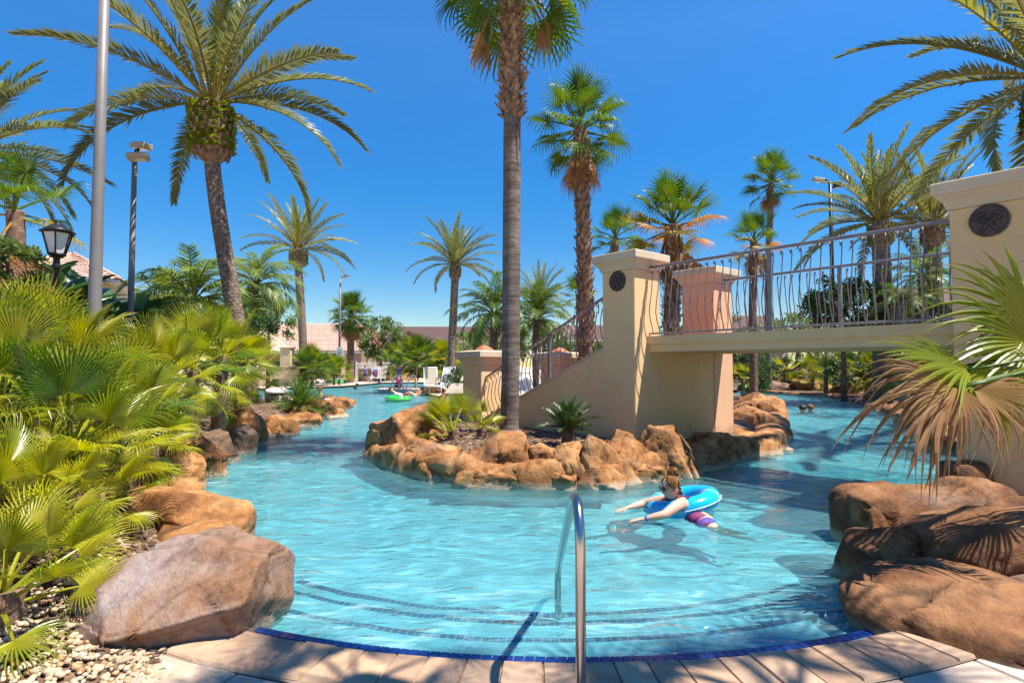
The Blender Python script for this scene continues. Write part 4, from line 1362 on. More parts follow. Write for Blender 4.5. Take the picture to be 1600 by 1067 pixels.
def date_palm(pix, Y, label, group, r=.22, L=3.3, n=46, seed=0, fern=0, boot_r=.42, sub=1, low=-38, dens=62, base_z=None, mats=('date', 'dateyoung'), droopk=1.0, lmax=.5, boot_h=1.0):
    rng = random.Random(seed)
    path = [at(x, y, Y) for x, y in pix]
    d = path[0] - path[1]
    bz = base_z if base_z is not None else .1
    if path[0].z > bz: path = [path[0] + Vector((d.x / max(.3, -d.z) * (path[0].z - bz) * .5, 0, bz - path[0].z))] + path
    base = path[0].copy(); top = path[-1].copy()
    e = empty('date_palm', base, label, 'palm tree', group)
    path = [p - base for p in path]; top = path[-1]
    mb = MB()
    nn = 40 if sub >= 2 else 20
    trunk_tube(mb, path, lambda t: r * lerp(1.12, .95, t), nn, .10 if sub >= 2 else .2, .20, seed)
    mb.build('trunk', M['barkdate'], e)
    # the boot: a bulb of old leaf bases under the crown
    ax = (path[-1] - path[-2]).normalized()
    bm_ = MB(); H = boot_h
    c = top - ax * (H * .55)
    prof = [(r * 1.0, -H * .5), (boot_r * .8, -H * .36), (boot_r, -H * .1), (boot_r * .98, H * .15), (boot_r * .8, H * .38), (boot_r * .45, H * .55), (.05, H * .62)]
    Mr = Matrix.Translation(c) @ ax.to_track_quat('Z', 'Y').to_matrix().to_4x4()
    bm_.lathe(prof, 20, Mr)
    ns = 130 if sub >= 2 else 60
    for k in range(ns):
        t = (k + .5) / ns; g = k * 2.399963
        z = lerp(-H * .45, H * .45, t); rr_ = boot_r * (.62 + .38 * sin(pi * (.12 + .76 * t)))
        p = Vector((cos(g) * rr_, sin(g) * rr_, z)); o_ = Vector((cos(g), sin(g), 0))
        tip = p + o_ * .07 + Vector((0, 0, .17))
        s_ = Vector((-sin(g), cos(g), 0)) * .055
        q = [p - s_ - o_ * .03, p + s_ - o_ * .03, p + s_ * .9 + o_ * .035 + Vector((0, 0, .02)), p - s_ * .9 + o_ * .035 + Vector((0, 0, .02)), tip - s_ * .6, tip + s_ * .6]
        i = [bm_.vert(Mr @ x) for x in q]
        for f in ((i[3], i[2], i[5], i[4]), (i[0], i[3], i[4]), (i[2], i[1], i[5]), (i[1], i[0], i[4], i[5]), (i[0], i[1], i[2], i[3])): bm_.face(f)
    bm_.build('boot', M['bootstub'], e, smooth=False)
    if fern:
        fb = MB()
        for k in range(fern):
            g = rng.uniform(0, 2 * pi); z = rng.uniform(-.32, .42) * H
            rr_ = boot_r * 1.03
            p = Mr @ Vector((cos(g) * rr_, sin(g) * rr_, z)); o_ = Vector((cos(g), sin(g), 0))
            l = rng.uniform(.12, .3); dv = (o_ * rng.uniform(.5, 1) + Vector((rng.uniform(-.4, .4), rng.uniform(-.4, .4), rng.uniform(.1, 1.1)))).normalized()
            s_ = dv.cross(Vector((0, 0, 1))).normalized() * .022
            p1 = p + dv * l * .6; p2 = p + dv * l + Vector((0, 0, -.06))
            i = [fb.vert(p - s_, .2), fb.vert(p + s_, .2), fb.vert(p1 + s_ * 1.4, .6), fb.vert(p1 - s_ * 1.4, .6), fb.vert(p2, 1)]
            fb.face(i[:4]); fb.face((i[3], i[2], i[4]))
        f_ = fb.build('fern_tuft', M['fern'], e, True, False); f_['kind'] = 'stuff'
    key = ('date', dens, round(lmax, 2))
    kinds = [frond_set(key + (b,), lambda s, b=b: pinnate(s * 31 + 5, 3.3, dens, lmax, b * droopk, .5, 44, .12, .13, .021), 3, int(b * 10)) for b in (.55, .85, 1.15)]
    for k in range(n):
        t = (k + .5) / n
        el = rad(lerp(86, low, t ** 1.15) + rng.uniform(-6, 6))
        az = k * 2.399963 + rng.uniform(-.15, .15) + seed
        if el < rad(22) and sin(az) < -.35 and fern: continue      # trimmed where the ferny boot shows
        ks = kinds[0] if t < .35 else (kinds[1] if t < .7 else kinds[2])
        o = link('frond', rng.choice(ks), M[mats[0]], e)
        if t < .25: setmat(o, M[mats[1]])
        rb = boot_r * .35
        place(o, top + Vector((cos(az) * rb, sin(az) * rb, .05 * (1 - t))), az, el, rng.uniform(-.5, .5), L / 3.3 * rng.uniform(.88, 1.06) * (1.0 if t > .12 else .85))
    return e

def fan_palm(pix, Y, label, group, r=.18, R=.75, Lp=.8, n=30, seed=0, dead=8, deadspread=18, yellow=0, base_z=.2, flare=1.0, stubs=0, stubzone=(.8, 1.0), bark='barkbrown', rings=False, green='fan', name='fan_palm', low=-55, skirt=0, rfun=None, tiltdead=(-88, -62), stubk=1.0):
    rng = random.Random(seed)
    path = [at(x, y, Y) for x, y in pix]
    if path[0].z > base_z:
        d = path[0] - path[1]
        path = [Vector((path[0].x + d.x * .2, path[0].y, base_z))] + path
    base = path[0].copy()
    e = empty(name, base, label, 'palm tree', group)
    path = [p - base for p in path]; top = path[-1]
    H = top.z
    mb = MB()
    rows = int(max(30, H / .06))
    P = spline(path, rows)
    def rad_(t):
        k = r * lerp(1.0, .92, t)
        return k * (1 + (flare - 1) * math.exp(-t * H / .32))
    if rfun: rad_ = rfun
    nz = lambda k, g: 1 + .035 * noise.noise(Vector((cos(g) * 1.5, sin(g) * 1.5, k * .25 + seed))) + (.03 * ((k * 0.37) % 1.0) if rings else .05 * noise.noise(Vector((cos(g) * 4, sin(g) * 4, k * .8))))
    mb.tube(P, [rad_(k / rows) for k in range(rows + 1)], 20, True, 0, nz)
    mb.build('trunk', M[bark], e)
    if stubs:
        sb = MB()
        for k in range(stubs):
            t = lerp(stubzone[0], stubzone[1], (k + rng.random()) / stubs); g = k * 2.399963
            p = P[min(rows, int(t * rows))]; rr_ = rad_(t)
            o_ = Vector((cos(g), sin(g), 0)); s_ = Vector((-sin(g), cos(g), 0)) * rng.uniform(.025, .05) * lerp(1, stubk, .5)
            up = Vector((0, 0, 1)); tilt = s_.normalized() * rng.uniform(-.09, .09) * stubk
            a = p + o_ * rr_ * .9; l = rng.uniform(.10, .22)
            b = p + o_ * (rr_ + rng.uniform(.02, .085) * stubk) + up * l + tilt
            th = o_ * .014
            q = [a - s_ * 1.3, a + s_ * 1.3, b + s_ * .7, b - s_ * .7]
            i = [sb.vert(x) for x in q] + [sb.vert(x + th) for x in q]
            for f in ((4, 5, 6, 7), (3, 2, 1, 0), (0, 1, 5, 4), (1, 2, 6, 5), (2, 3, 7, 6), (3, 0, 4, 7)): sb.face([i[j] for j in f])
        s2 = sb.build('old_leaf_bases', M['bootstub'], e, smooth=False); s2['kind'] = 'stuff'
    up_s = frond_set(('fan', 'up', 34), lambda s: fan_leaf(s * 7 + 1, .75, 27, 145, .8, .40, .75, .3, .35, .9, narrow=.85), 3)
    mid_s = frond_set(('fan', 'mid', 34), lambda s: fan_leaf(s * 7 + 2, .75, 27, 145, .8, .38, 1.5, .1, .35, 1.6, narrow=.85), 3)
    dn_s = frond_set(('fan', 'dn', 34), lambda s: fan_leaf(s * 7 + 3, .75, 27, 125, .8, .36, 1.2, .0, .35, .9, narrow=.85), 3)
    dd_s = frond_set(('fan', 'dead', 26), lambda s: fan_leaf(s * 7 + 4, .75, 24, 62, .55, .45, .25, .0, .6, .2, narrow=.9), 3)
    k0 = R / .75
    for k in range(n):
        t = (k + .5) / n
        el = rad(lerp(84, low, t ** .95) + rng.uniform(-7, 7))
        az = k * 2.399963 + rng.uniform(-.2, .2) + seed * 1.3
        ks = up_s if t < .4 else (mid_s if t < .78 else dn_s)
        o = link('fan_leaf', rng.choice(ks), M[green], e)
        if t > 1 - yellow: setmat(o, M['fanorange'] if rng.random() < .3 else M['fanyel'])
        place(o, top + Vector((0, 0, .12 - .3 * t)) * k0, az, el, rng.uniform(-.45, .45), k0 * rng.uniform(.85, 1.1))
    for k in range(dead):
        az = rng.uniform(0, 2 * pi); el = rad(rng.uniform(*tiltdead))
        o = link('dead_leaf', rng.choice(dd_s), M['fandead'], e)
        place(o, top + Vector((cos(az) * r * .9, sin(az) * r * .9, -.25 - rng.random() * .35 - skirt * rng.random())), az, el, rng.uniform(-.6, .6), k0 * rng.uniform(.8, 1.15))
    return e

# ------------------------------------------------------------------ tall palms
GD = 'tall feather palms around the pool'; GW = 'tall fan palms around the pool'
date_palm([(374, 545), (366, 480), (352, 400), (338, 310), (331, 240), (331, 158)], 14.6, 'tall leaning date palm with green ferny boot at the upper left', GD,
          r=.175, L=4.0, n=37, seed=1, fern=1100, boot_r=.50, sub=2, low=-24, dens=78, lmax=.46, boot_h=1.55)
date_palm([(474, 548), (471, 490), (467, 430), (466, 388)], 47, 'slim date palm with green boot in front of the long tiled roof', GD, r=.29, L=4.6, n=42, seed=2, fern=600, boot_r=.70, dens=56, low=-16, boot_h=1.55, lmax=.46)
date_palm([(706, 548), (709, 480), (711, 430), (711, 412)], 36, 'date palm standing over the white lounge chairs left of the grey trunk', GD, r=.22, L=3.1, n=40, seed=3, fern=160, boot_r=.33, dens=56, low=-16, boot_h=1.0)
date_palm([(1645, 420), (1642, 300), (1640, 180), (1646, 118)], 12.0, 'large date palm arching in from the upper right corner', GD, r=.24, L=4.2, n=32, seed=4.4, fern=700, boot_r=.42, sub=2, low=-26, dens=78, lmax=.46, boot_h=1.4)
date_palm([(1378, 500), (1378, 430), (1376, 380), (1375, 345)], 25.5, 'full date palm rising behind the railing beside the dark light pole', GD, r=.33, L=4.0, n=44, seed=5, fern=260, boot_r=.48, dens=60, low=-16, boot_h=1.2, lmax=.46)
date_palm([(1460, 500), (1460, 430), (1457, 385), (1456, 350)], 26.5, 'date palm half covered by the right pillar', GD, r=.30, L=3.7, n=38, seed=6, fern=160, boot_r=.44, dens=56, low=-18, boot_h=1.1, lmax=.46)
date_palm([(-52, 500), (-54, 380), (-56, 290), (-56, 235)], 13.5, 'grey green date palm leaning in at the left edge', GD, r=.22, L=2.9, n=40, seed=7.7, fern=200, boot_r=.42, dens=62, low=-25, boot_h=1.0)
date_palm([(842, 540), (842, 500), (842, 472)], 40, 'distant date palm crown above the bright feather palms', GD, r=.2, L=3.0, n=36, seed=8, boot_r=.3, dens=40, low=-10, boot_h=.7)

fan_palm([(796, 655), (798, 560), (799, 400), (800, 250), (800, 150), (799, 20), (798, -62)], 11.6, 'tall smooth grey palm trunk with dead fronds rising from the island', GW, r=.182, R=1.1, Lp=1.15, n=30, seed=21,
         dead=0, flare=1.75, stubs=300, stubzone=(.665, .97), bark='barkgrey', rings=True, base_z=.38, low=-58, stubk=1.9)
fan_palm([(915, 520), (914, 470), (912, 380), (909, 280), (907, 200)], 15.0, 'bright green fan palm with brown shaggy trunk behind the middle pillar', GW, r=.19, R=.78, Lp=.75, n=28, seed=22, dead=9, stubs=330, stubzone=(.05, .95), bark='barkbrown', low=-48)
fan_palm([(1049, 520), (1050, 460), (1051, 400), (1051, 352)], 16.0, 'fan palm with yellowing lower leaves left of the bridge railing', GW, r=.22, R=.82, Lp=.8, n=24, seed=23, dead=12, yellow=.42, stubs=150, stubzone=(.2, .97), bark='barkbrown', low=-30)
fan_palm([(962, 480), (962, 420), (961, 372)], 24, 'small fan palm between the shaggy trunk and the yellowing one', GW, r=.17, R=.72, Lp=.7, n=20, seed=24, dead=4, low=-35)
fan_palm([(1200, 500), (1201, 400), (1204, 320), (1205, 285)], 37.5, 'tall thin fan palm with compact green crown behind the bridge', GW, r=.21, R=1.1, Lp=1.0, n=26, seed=25, dead=7, bark='barkgrey', low=-40)
fan_palm([(1176, 500), (1177, 430), (1178, 378)], 25, 'shorter fan palm with orange dying leaves behind the bridge railing', GW, r=.17, R=.75, Lp=.7, n=16, seed=26, dead=9, yellow=.4, low=-30)
fan_palm([(28, 480), (26, 400), (24, 330)], 10.5, 'fan palm with dry brown skirt at the left edge behind the lantern', GW, r=.15, R=.66, Lp=.6, n=12, seed=27, dead=18, yellow=.3, low=-50, tiltdead=(-80, -45), skirt=.5)
fan_palm([(548, 572), (548, 530), (549, 492)], 53, 'round headed cabbage palm beside the thin light pole', GW, r=.33, R=1.2, Lp=.75, n=56, seed=28, dead=10, low=-75, yellow=.15)
fan_palm([(906, 505), (906, 480), (905, 462)], 30, 'low orange tinged fan palm behind the stair railing', GW, r=.2, R=.7, Lp=.6, n=14, seed=29, dead=2, yellow=.3, low=-20)
fan_palm([(256, 500), (255, 480), (254, 466)], 26, 'dark fan palm in the distance right of the double light pole', GW, r=.2, R=.7, Lp=.6, n=20, seed=30, dead=2, low=-45)

# dry fronds hanging from the crown of the grey palm
def hanging():
    e = [o for o in bpy.data.objects if o.get('label', '').startswith('tall smooth grey palm')][0]
    rng = random.Random(77)
    for (px, py, Y, sc) in ((754, 52, 11.4, 1.25), (853, 36, 11.7, 1.05), (842, 46, 11.2, .9), (764, 70, 11.7, .9)):
        p = at(px, py, Y) - e.location
        c = at(799, -40, 11.6) - e.location
        me = fan_leaf(int(px), .75, 24, 58, 0, .45, .2, .0, .6, .15, narrow=.9)
        o = link('dead_leaf', me, M['fandead'], e)
        az = 0 if px > 800 else pi
        place(o, p, az, rad(-80 if px > 800 else -78), rng.uniform(-.5, .5), sc)
        mb = MB(); mb.tube(spline([c, c.lerp(p, .5) + Vector((0, 0, .25)), p], 10), [.03] * 5 + [.022] * 6, 6); st = mb.build('leaf_stalk', M['bootstub'], e)
hanging()

def feather_palm(px, py, Y, label, mat, L=2.4, n=26, seed=0, droop=.7, base_z=.15, low=-35, lmax=.5, group='feather palms in the beds', trunk_r=.15, name='feather_palm', bend=1.5):
    rng = random.Random(seed)
    top = at(px, py, Y); base = Vector((top.x, top.y, base_z)); top = top - base
    e = empty(name, base, label, 'palm tree', group)
    mb = MB(); mb.tube(spline([(0, 0, 0), (rng.uniform(-.1, .1), 0, top.z * .5), top], 20), trunk_r, 12, True, 0, lambda k, g: 1 + .06 * (k % 2)); mb.build('trunk', M['barkgrey'], e)
    ks = frond_set(('feather', round(droop, 1), round(bend, 1)), lambda s: pinnate(s * 13 + 3, 2.4, 44, lmax, bend, .25, 58, droop, .2, .022, .02), 4)
    for k in range(n):
        t = (k + .5) / n
        el = rad(lerp(85, low, t) + rng.uniform(-8, 8)); az = k * 2.399963 + rng.uniform(-.2, .2)
        o = link('frond', rng.choice(ks), M[mat], e)
        place(o, top, az, el, rng.uniform(-.4, .4), L / 2.4 * rng.uniform(.85, 1.1))
    return e
feather_palm(302, 470, 19, 'bright yellow green drooping feather palm left of the leaning trunk', 'pindo', 2.3, 34, 41, .75, low=-40, bend=1.9)
feather_palm(262, 480, 21, 'smaller yellow green feather palm beside the bright drooping one', 'pindo', 1.6, 26, 42, .6, low=-40, bend=1.9)
feather_palm(400, 445, 24, 'dark green drooping feather palm right of the leaning trunk', 'queendark', 2.3, 30, 43, .8, low=-45, bend=1.9)
feather_palm(772, 490, 26, 'lush green feather palm just left of the grey palm trunk', 'queen', 2.2, 36, 44, .5, low=-30, bend=1.5)
feather_palm(838, 500, 28, 'lush green feather palm just right of the grey palm trunk', 'queen', 2.3, 36, 45, .5, low=-30, bend=1.5)
feather_palm(1440, 432, 24, 'small feather palm behind the railing by the right pillar', 'pindo', 1.7, 22, 46, .5, low=-30)
feather_palm(1408, 470, 20, 'little arching feather palm low behind the right end of the railing', 'queen', 1.1, 20, 47, .5, low=-20)
feather_palm(370, 500, 20, 'yellow tinged feather palm in the bed behind the leaning trunk', 'pindo', 1.4, 24, 48, .5, low=-30)

# ================================================================== FAN PALM BUSHES
GB = 'low fan palms massed on the left bank'
BS = lambda: (frond_set(('bush', 'up'), lambda s: fan_leaf(s * 11 + 1, .7, 40, 112, .75, .46, .30, .26, .42, .45, stations=7, narrow=.85), 4),
              frond_set(('bush', 'mid'), lambda s: fan_leaf(s * 11 + 2, .7, 40, 120, .8, .42, .8, .18, .42, .9, stations=7, narrow=.85), 4),
              frond_set(('bush', 'dn'), lambda s: fan_leaf(s * 11 + 3, .7, 36, 105, .8, .38, 1.3, .05, .42, 1.3, stations=7, narrow=.8), 4))
def fan_bush(px, py, Y, label, R=.7, n=18, seed=0, el=(82, -25), azr=None, yel=.25, dark=.2, dead=2, group=GB, base_z=.25, name='fan_palm_bush', lp=1.0):
    rng = random.Random(seed)
    top = at(px, py, Y); base = Vector((top.x, top.y, base_z)); top = top - base
    if top.z < .1: base.z += top.z - .1; top.z = .1
    e = empty(name, base, label, 'palm bush', group)
    mb = MB()
    mb.tube(spline([(0, 0, -.1), (.02, 0, top.z * .5), top], 14), .10, 12, True, 0, lambda k, g: 1 + .25 * noise.noise(Vector((cos(g) * 3, sin(g) * 3, k * .9 + seed))))
    mb.build('trunk', M['barkbrown'], e)
    up, mid, dn = BS()
    for k in range(n):
        t = (k + .5) / n
        elv = rad(lerp(el[0], el[1], t) + rng.uniform(-9, 9))
        az = k * 2.399963 + rng.uniform(-.3, .3) + seed
        if azr: az = rad(lerp(azr[0], azr[1], (k * .618034) % 1.0) + rng.uniform(-10, 10))
        s = up if t < .45 else (mid if t < .8 else dn)
        q = rng.random()
        m_ = 'bushyel' if q < yel else ('bushdark' if q > 1 - dark else 'bush')
        o = link('fan_leaf', rng.choice(s), M['bush'], e); setmat(o, M[m_])
        place(o, top + Vector((0, 0, -.12 * t)), az, elv, rng.uniform(-.6, .6), R / .7 * rng.uniform(.85, 1.12))
    for k in range(dead):
        az = rng.uniform(0, 2 * pi)
        o = link('dead_leaf', rng.choice(dn), M['fandead'], e)
        place(o, top + Vector((0, 0, -.2)), az, rad(rng.uniform(-60, -20)), rng.uniform(-.6, .6), R / .7 * .85)
    return e

fan_bush(4, 925, 3.4, 'yellow green fan palm at the near left edge over the pebbles', R=.35, n=18, seed=51, el=(62, -12), yel=.7, dark=.0, dead=3, base_z=.1)
fan_bush(108, 706, 4.7, 'bright fan palm with big upright leaves above the rust boulder', R=.48, n=19, seed=52, el=(80, -5), yel=.4, dead=5)
fan_bush(-4, 645, 4.9, 'tall fan palm at the left edge with long pointed leaves', R=.53, n=20, seed=53, el=(82, -5), yel=.45, dead=4)
fan_bush(192, 664, 5.9, 'dense green fan palm in the middle of the left bank', R=.44, n=19, seed=54, el=(80, -18), yel=.4, dark=.25, dead=4)
fan_bush(72, 585, 6.3, 'fan palm reaching up in front of the lantern post', R=.54, n=19, seed=55, el=(82, 0), yel=.5, dead=2)
fan_bush(160, 628, 6.8, 'fan palm just below the base of the flagpole', R=.46, n=18, seed=65, el=(66, -15), yel=.5, dead=3)
fan_bush(236, 606, 7.6, 'yellow fan palm below the two grey poles', R=.48, n=20, seed=56, el=(75, -20), yel=.6, dead=4)
fan_bush(300, 574, 9.0, 'yellow green fan palm behind the half hidden boulder', R=.52, n=21, seed=57, el=(82, -25), yel=.5, dead=5)
fan_bush(346, 556, 11.0, 'fan palm with spiky crown at the foot of the leaning date palm', R=.54, n=22, seed=58, el=(84, -25), yel=.35, dark=.25, dead=5)
fan_bush(382, 574, 13.2, 'golden fan palm overhanging the round orange boulder', R=.54, n=22, seed=59, el=(78, -30), yel=.6, dead=6)
fan_bush(262, 606, 9.6, 'fan palm drooping over the top of the half hidden boulder', R=.44, n=17, seed=66, el=(70, -30), yel=.5, dead=6)
fan_bush(338, 612, 11.8, 'low fan palm tucked between the boulders', R=.40, n=16, seed=60, el=(70, -25), yel=.5, dead=6)
fan_bush(20, 568, 8.0, 'fan palm in the second row at the left edge', R=.58, n=18, seed=62, el=(82, -10), yel=.4, dead=2)
fan_bush(206, 704, 6.1, 'drooping fan palm with dry tips hanging over the left boulders', R=.36, n=16, seed=63, el=(62, -35), yel=.5, dead=8)
fan_bush(48, 800, 4.1, 'yellow fan palm low behind the pebble bed', R=.38, n=17, seed=64, el=(72, -10), yel=.7, dead=4)
fan_bush(142, 772, 4.8, 'small fan palm against the rust boulder', R=.32, n=15, seed=67, el=(66, -20), yel=.55, dead=6)
# far beds
GFB = 'fan palm bushes in the far beds'
fan_bush(486, 574, 46, 'dark green fan palm bush left of the white sign', R=1.0, n=40, seed=71, el=(85, -30), yel=.0, dark=.7, group=GFB, base_z=.13)
fan_bush(522, 582, 48.5, 'yellowish fan palm bush below the white sign', R=.85, n=34, seed=72, el=(85, -20), yel=.4, group=GFB, base_z=.13)
fan_bush(650, 560, 42, 'big dark fan palm clump left of the white chairs', R=.95, n=44, seed=73, el=(85, -40), yel=.05, dark=.5, group=GFB, base_z=.13)
fan_bush(690, 565, 44, 'fan palm clump behind the white lounge chairs', R=.95, n=40, seed=74, el=(85, -40), yel=.1, dark=.5, group=GFB, base_z=.13)
fan_bush(622, 566, 48, 'fan palm clump beside the white fence', R=.85, n=34, seed=75, el=(85, -35), yel=.1, dark=.5, group=GFB, base_z=.13)
fan_bush(1270, 588, 37.5, 'fan palm bush across the channel in front of the hedge', R=.8, n=20, seed=76, el=(80, -35), yel=.4, group=GFB)
fan_bush(1320, 588, 33.5, 'yellow fan palm bush above the half sunlit rock', R=.9, n=20, seed=77, el=(80, -35), yel=.5, group=GFB)
fan_bush(1225, 580, 40, 'orange fan palm with dark trunk across the channel', R=.8, n=18, seed=78, el=(60, -45), yel=.6, dead=6, group=GFB)
fan_bush(1370, 585, 30, 'fan palm bush behind the bent leaf tips', R=.8, n=20, seed=79, el=(80, -35), yel=.4, dead=4, group=GFB)
fan_bush(1430, 588, 24, 'fan palm bush on the right bank under the bridge', R=.8, n=20, seed=80, el=(80, -35), yel=.4, dead=4, group=GFB)
fan_bush(1160, 590, 33, 'low yellow fan palm at the foot of the hedge', R=.5, n=14, seed=81, el=(80, -25), yel=.6, group=GFB)
# island plants
GIP = 'small plants among the island rocks'
fan_bush(708, 672, 10.6, 'bright yellow green fan palm between island boulders', R=.42, n=13, seed=82, el=(65, 0), azr=(60, 250), yel=.55, dark=0, dead=1, group=GIP, base_z=.4)
fan_bush(752, 668, 11.0, 'small yellowing fan palm left of the grey trunk', R=.3, n=9, seed=83, el=(60, 0), yel=.6, dark=0, dead=1, group=GIP, base_z=.4)

def spiky_plant(px, py, Y, label, mat, L=.6, n=30, seed=0, base_z=.4, group=GIP, low=5, name='spiky_plant', lmax=.14, stiff=.5):
    rng = random.Random(seed)
    c = at(px, py, Y); c.z = max(c.z, base_z)
    e = empty(name, (c.x, c.y, base_z), label, 'plant', group)
    mb = MB(); mb.lathe([(.10, -.1), (.12, .02), (.10, c.z - base_z + .05), (.03, c.z - base_z + .1)], 10); mb.build('stem', M['barkbrown'], e)
    ks = frond_set(('spiky', mat, round(L, 1)), lambda s: pinnate(s * 17 + 9, L, 30, lmax, stiff, .5, 50, .05, .12, .008, .008), 3)
    for k in range(n):
        t = (k + .5) / n
        o = link('frond', rng.choice(ks), M[mat], e)
        place(o, Vector((0, 0, c.z - base_z + .06)), k * 2.399963, rad(lerp(85, low, t) + rng.uniform(-8, 8)), rng.uniform(-.4, .4), rng.uniform(.85, 1.1))
    return e
spiky_plant(888, 676, 9.7, 'dark spiky cycad in front of the sloping stair wall', 'sago', .55, 32, 91, .42)
spiky_plant(470, 640, 18.7, 'grassy green cycad on top of the left bank rocks', 'queen', 1.0, 70, 92, .25, 'plants on the left bank', -8, lmax=.2)
spiky_plant(712, 612, 24.5, 'dark leafy plant behind the brown storage box', 'sago', .9, 24, 93, .3, GIP, 20, lmax=.2)
spiky_plant(1290, 575, 32, 'dark cycad on the far bank above the rocks', 'sago', 1.1, 28, 94, .3, GFB, 5, lmax=.2)

# ------------------------------------------------------------------ paddle leaved plants and shrubs
def paddle_leaf(seed, L=1.1, W=.3, Lp=.9):
    rng = random.Random(seed)
    mb = MB()
    mb.tube([(0, 0, 0), (Lp * .5, 0, .02), (Lp, 0, 0)], [.022, .016, .012], 5)
    for i in range(len(mb.v)): mb.a[i] = .1
    N = 10
    pos = Vector((Lp, 0, 0)); prev = None
    for k in range(N + 1):
        s = k / N; p = -.9 * s ** 1.5
        if k: pos = pos + Vector((cos(p), 0, sin(p))) * (L / N)
        wd = W * sin(pi * min(1, (s * .92 + .06))) ** .6 * (1 if rng.random() > .15 else .8)
        ids = [mb.vert(pos + Vector((0, -wd, .22 * wd)), s), mb.vert(pos, s), mb.vert(pos + Vector((0, wd, .22 * wd)), s)]
        if prev:
            mb.face((prev[0], prev[1], ids[1], ids[0])); mb.face((prev[1], prev[2], ids[2], ids[1]))
        prev = ids
    return mb.mesh('paddle_leaf', True)
def paddle_plant(px, py, Y, label, n=16, seed=0, sc=1.0, base_z=.35):
    rng = random.Random(seed)
    c = at(px, py, Y)
    e = empty('bird_of_paradise', (c.x, c.y, base_z), label, 'plant', 'paddle leaved plants before the house')
    mb = MB(); mb.tube([(0, 0, -.1), (0, 0, c.z - base_z)], [.16, .1], 10); mb.build('stem', M['barkbrown'], e)
    ks = frond_set('paddle', paddle_leaf, 4)
    for k in range(n):
        t = (k + .5) / n
        o = link('paddle_leaf', rng.choice(ks), M['paddle'], e)
        place(o, Vector((0, 0, (c.z - base_z) * lerp(1, .75, t))), k * 2.399963 + rng.uniform(-.3, .3), rad(lerp(85, 15, t) + rng.uniform(-10, 10)), rng.uniform(-.5, .5), sc * rng.uniform(.8, 1.15))
    return e
paddle_plant(110, 545, 15, 'dark paddle leaved plant left of the flagpole', 20, 101, 1.1)
paddle_plant(60, 535, 14, 'dark paddle leaved plant beside the lantern post', 18, 102, 1.1)
paddle_plant(168, 540, 16.5, 'dark paddle leaved plant between the two grey poles', 18, 103, .95)
paddle_plant(20, 520, 13, 'dark paddle leaved plant at the left edge', 18, 104, 1.1)
paddle_plant(215, 545, 17.5, 'dark paddle leaved plant right of the double light pole', 14, 105, .9)

def leaf_mass(name, px, py, Y, radii, label, cat, mat, n=2600, leaf=.10, seed=0, group=None, trunk=True, lump=.35, base_z=.12):
    """shrub or tree crown: separate little folded leaves spread through clumps on an uneven ball"""
    rng = random.Random(seed)
    c = at(px, py, Y)
    e = empty(name, (c.x, c.y, base_z), label, cat, group)
    cz = c.z - base_z
    fb = MB()
    rx, ry, rz = radii
    cl = []
    for k in range(max(12, n // 70)):
        z = rng.uniform(-1, 1); g = rng.uniform(0, 2 * pi); q = sqrt(1 - z * z); r_ = rng.uniform(.45, 1) ** .5
        cl.append((Vector((q * cos(g), q * sin(g), z)) * r_, rng.uniform(.12, .12 + lump * .5)))
    for k in range(n):
        cc, cr = rng.choice(cl)
        d = Vector((rng.gauss(0, 1), rng.gauss(0, 1), rng.gauss(0, 1))).normalized() * cr * rng.random() ** .4
        p = cc + d
        if cz + p.z * rz < .03: continue
        P = Vector((p.x * rx, p.y * ry, cz + p.z * rz))
        dv = (d + Vector((rng.uniform(-.6, .6), rng.uniform(-.6, .6), rng.uniform(-.3, .8)))).normalized()
        s_ = dv.cross(Vector((rng.uniform(-1, 1), rng.uniform(-1, 1), 1))).normalized() * leaf * .28
        l = leaf * rng.uniform(.7, 1.3); nn = dv.cross(s_).normalized() * leaf * .08
        a = rng.random()
        i = [fb.vert(P, a * .5), fb.vert(P + dv * l * .5 + s_ + nn, a), fb.vert(P + dv * l, a), fb.vert(P + dv * l * .5 - s_ + nn, a)]
        fb.face((i[0], i[1], i[2])); fb.face((i[0], i[2], i[3]))
    f = fb.build('foliage', M[mat], e, True, False); f['kind'] = 'stuff'
    tb = MB()
    tb.tube([(0, 0, 0), (.02 * rx, 0, cz * .5), (0, 0, max(.1, cz + .2 * rz))], [.06 * rx + .04, .05 * rx + .03, .02], 8)
    for k in range(6):
        cc, cr = rng.choice(cl)
        tb.tube([(0, 0, max(.05, cz - .4 * rz)), (cc.x * rx * .5, cc.y * ry * .5, cz + cc.z * rz * .3), (cc.x * rx * .85, cc.y * ry * .85, cz + cc.z * rz * .85)], [.03 * rx + .02, .02 * rx + .01, .008], 5)
    tb.build('branches', M['barkbrown'], e)
    return e
leaf_mass('hedge', 1170, 578, 34, (1.35, 1.2, 1.6), 'clipped green hedge under the left end of the bridge deck', 'hedge', 'leafmid', 5200, .13, 111)
leaf_mass('round_shrub', 1315, 480, 26, (1.6, 1.5, 1.3), 'rounded dark green tree behind the bridge railing', 'tree', 'leafmid', 4200, .2, 112)
leaf_mass('round_shrub', 1425, 490, 24, (1.6, 1.2, .7), 'dark shrubs low behind the right end of the railing', 'shrub', 'leafdark', 2600, .16, 113)
leaf_mass('broadleaf_tree', 595, 530, 60, (2.4, 2.0, 2.2), 'loose grey green tree beside the cabbage palm', 'tree', 'leafpale', 4200, .3, 114)
leaf_mass('broadleaf_tree', 12, 412, 9.0, (.65, .7, .35), 'feathery light green branches behind the lantern', 'tree', 'leafpale', 3000, .09, 115, lump=.2)
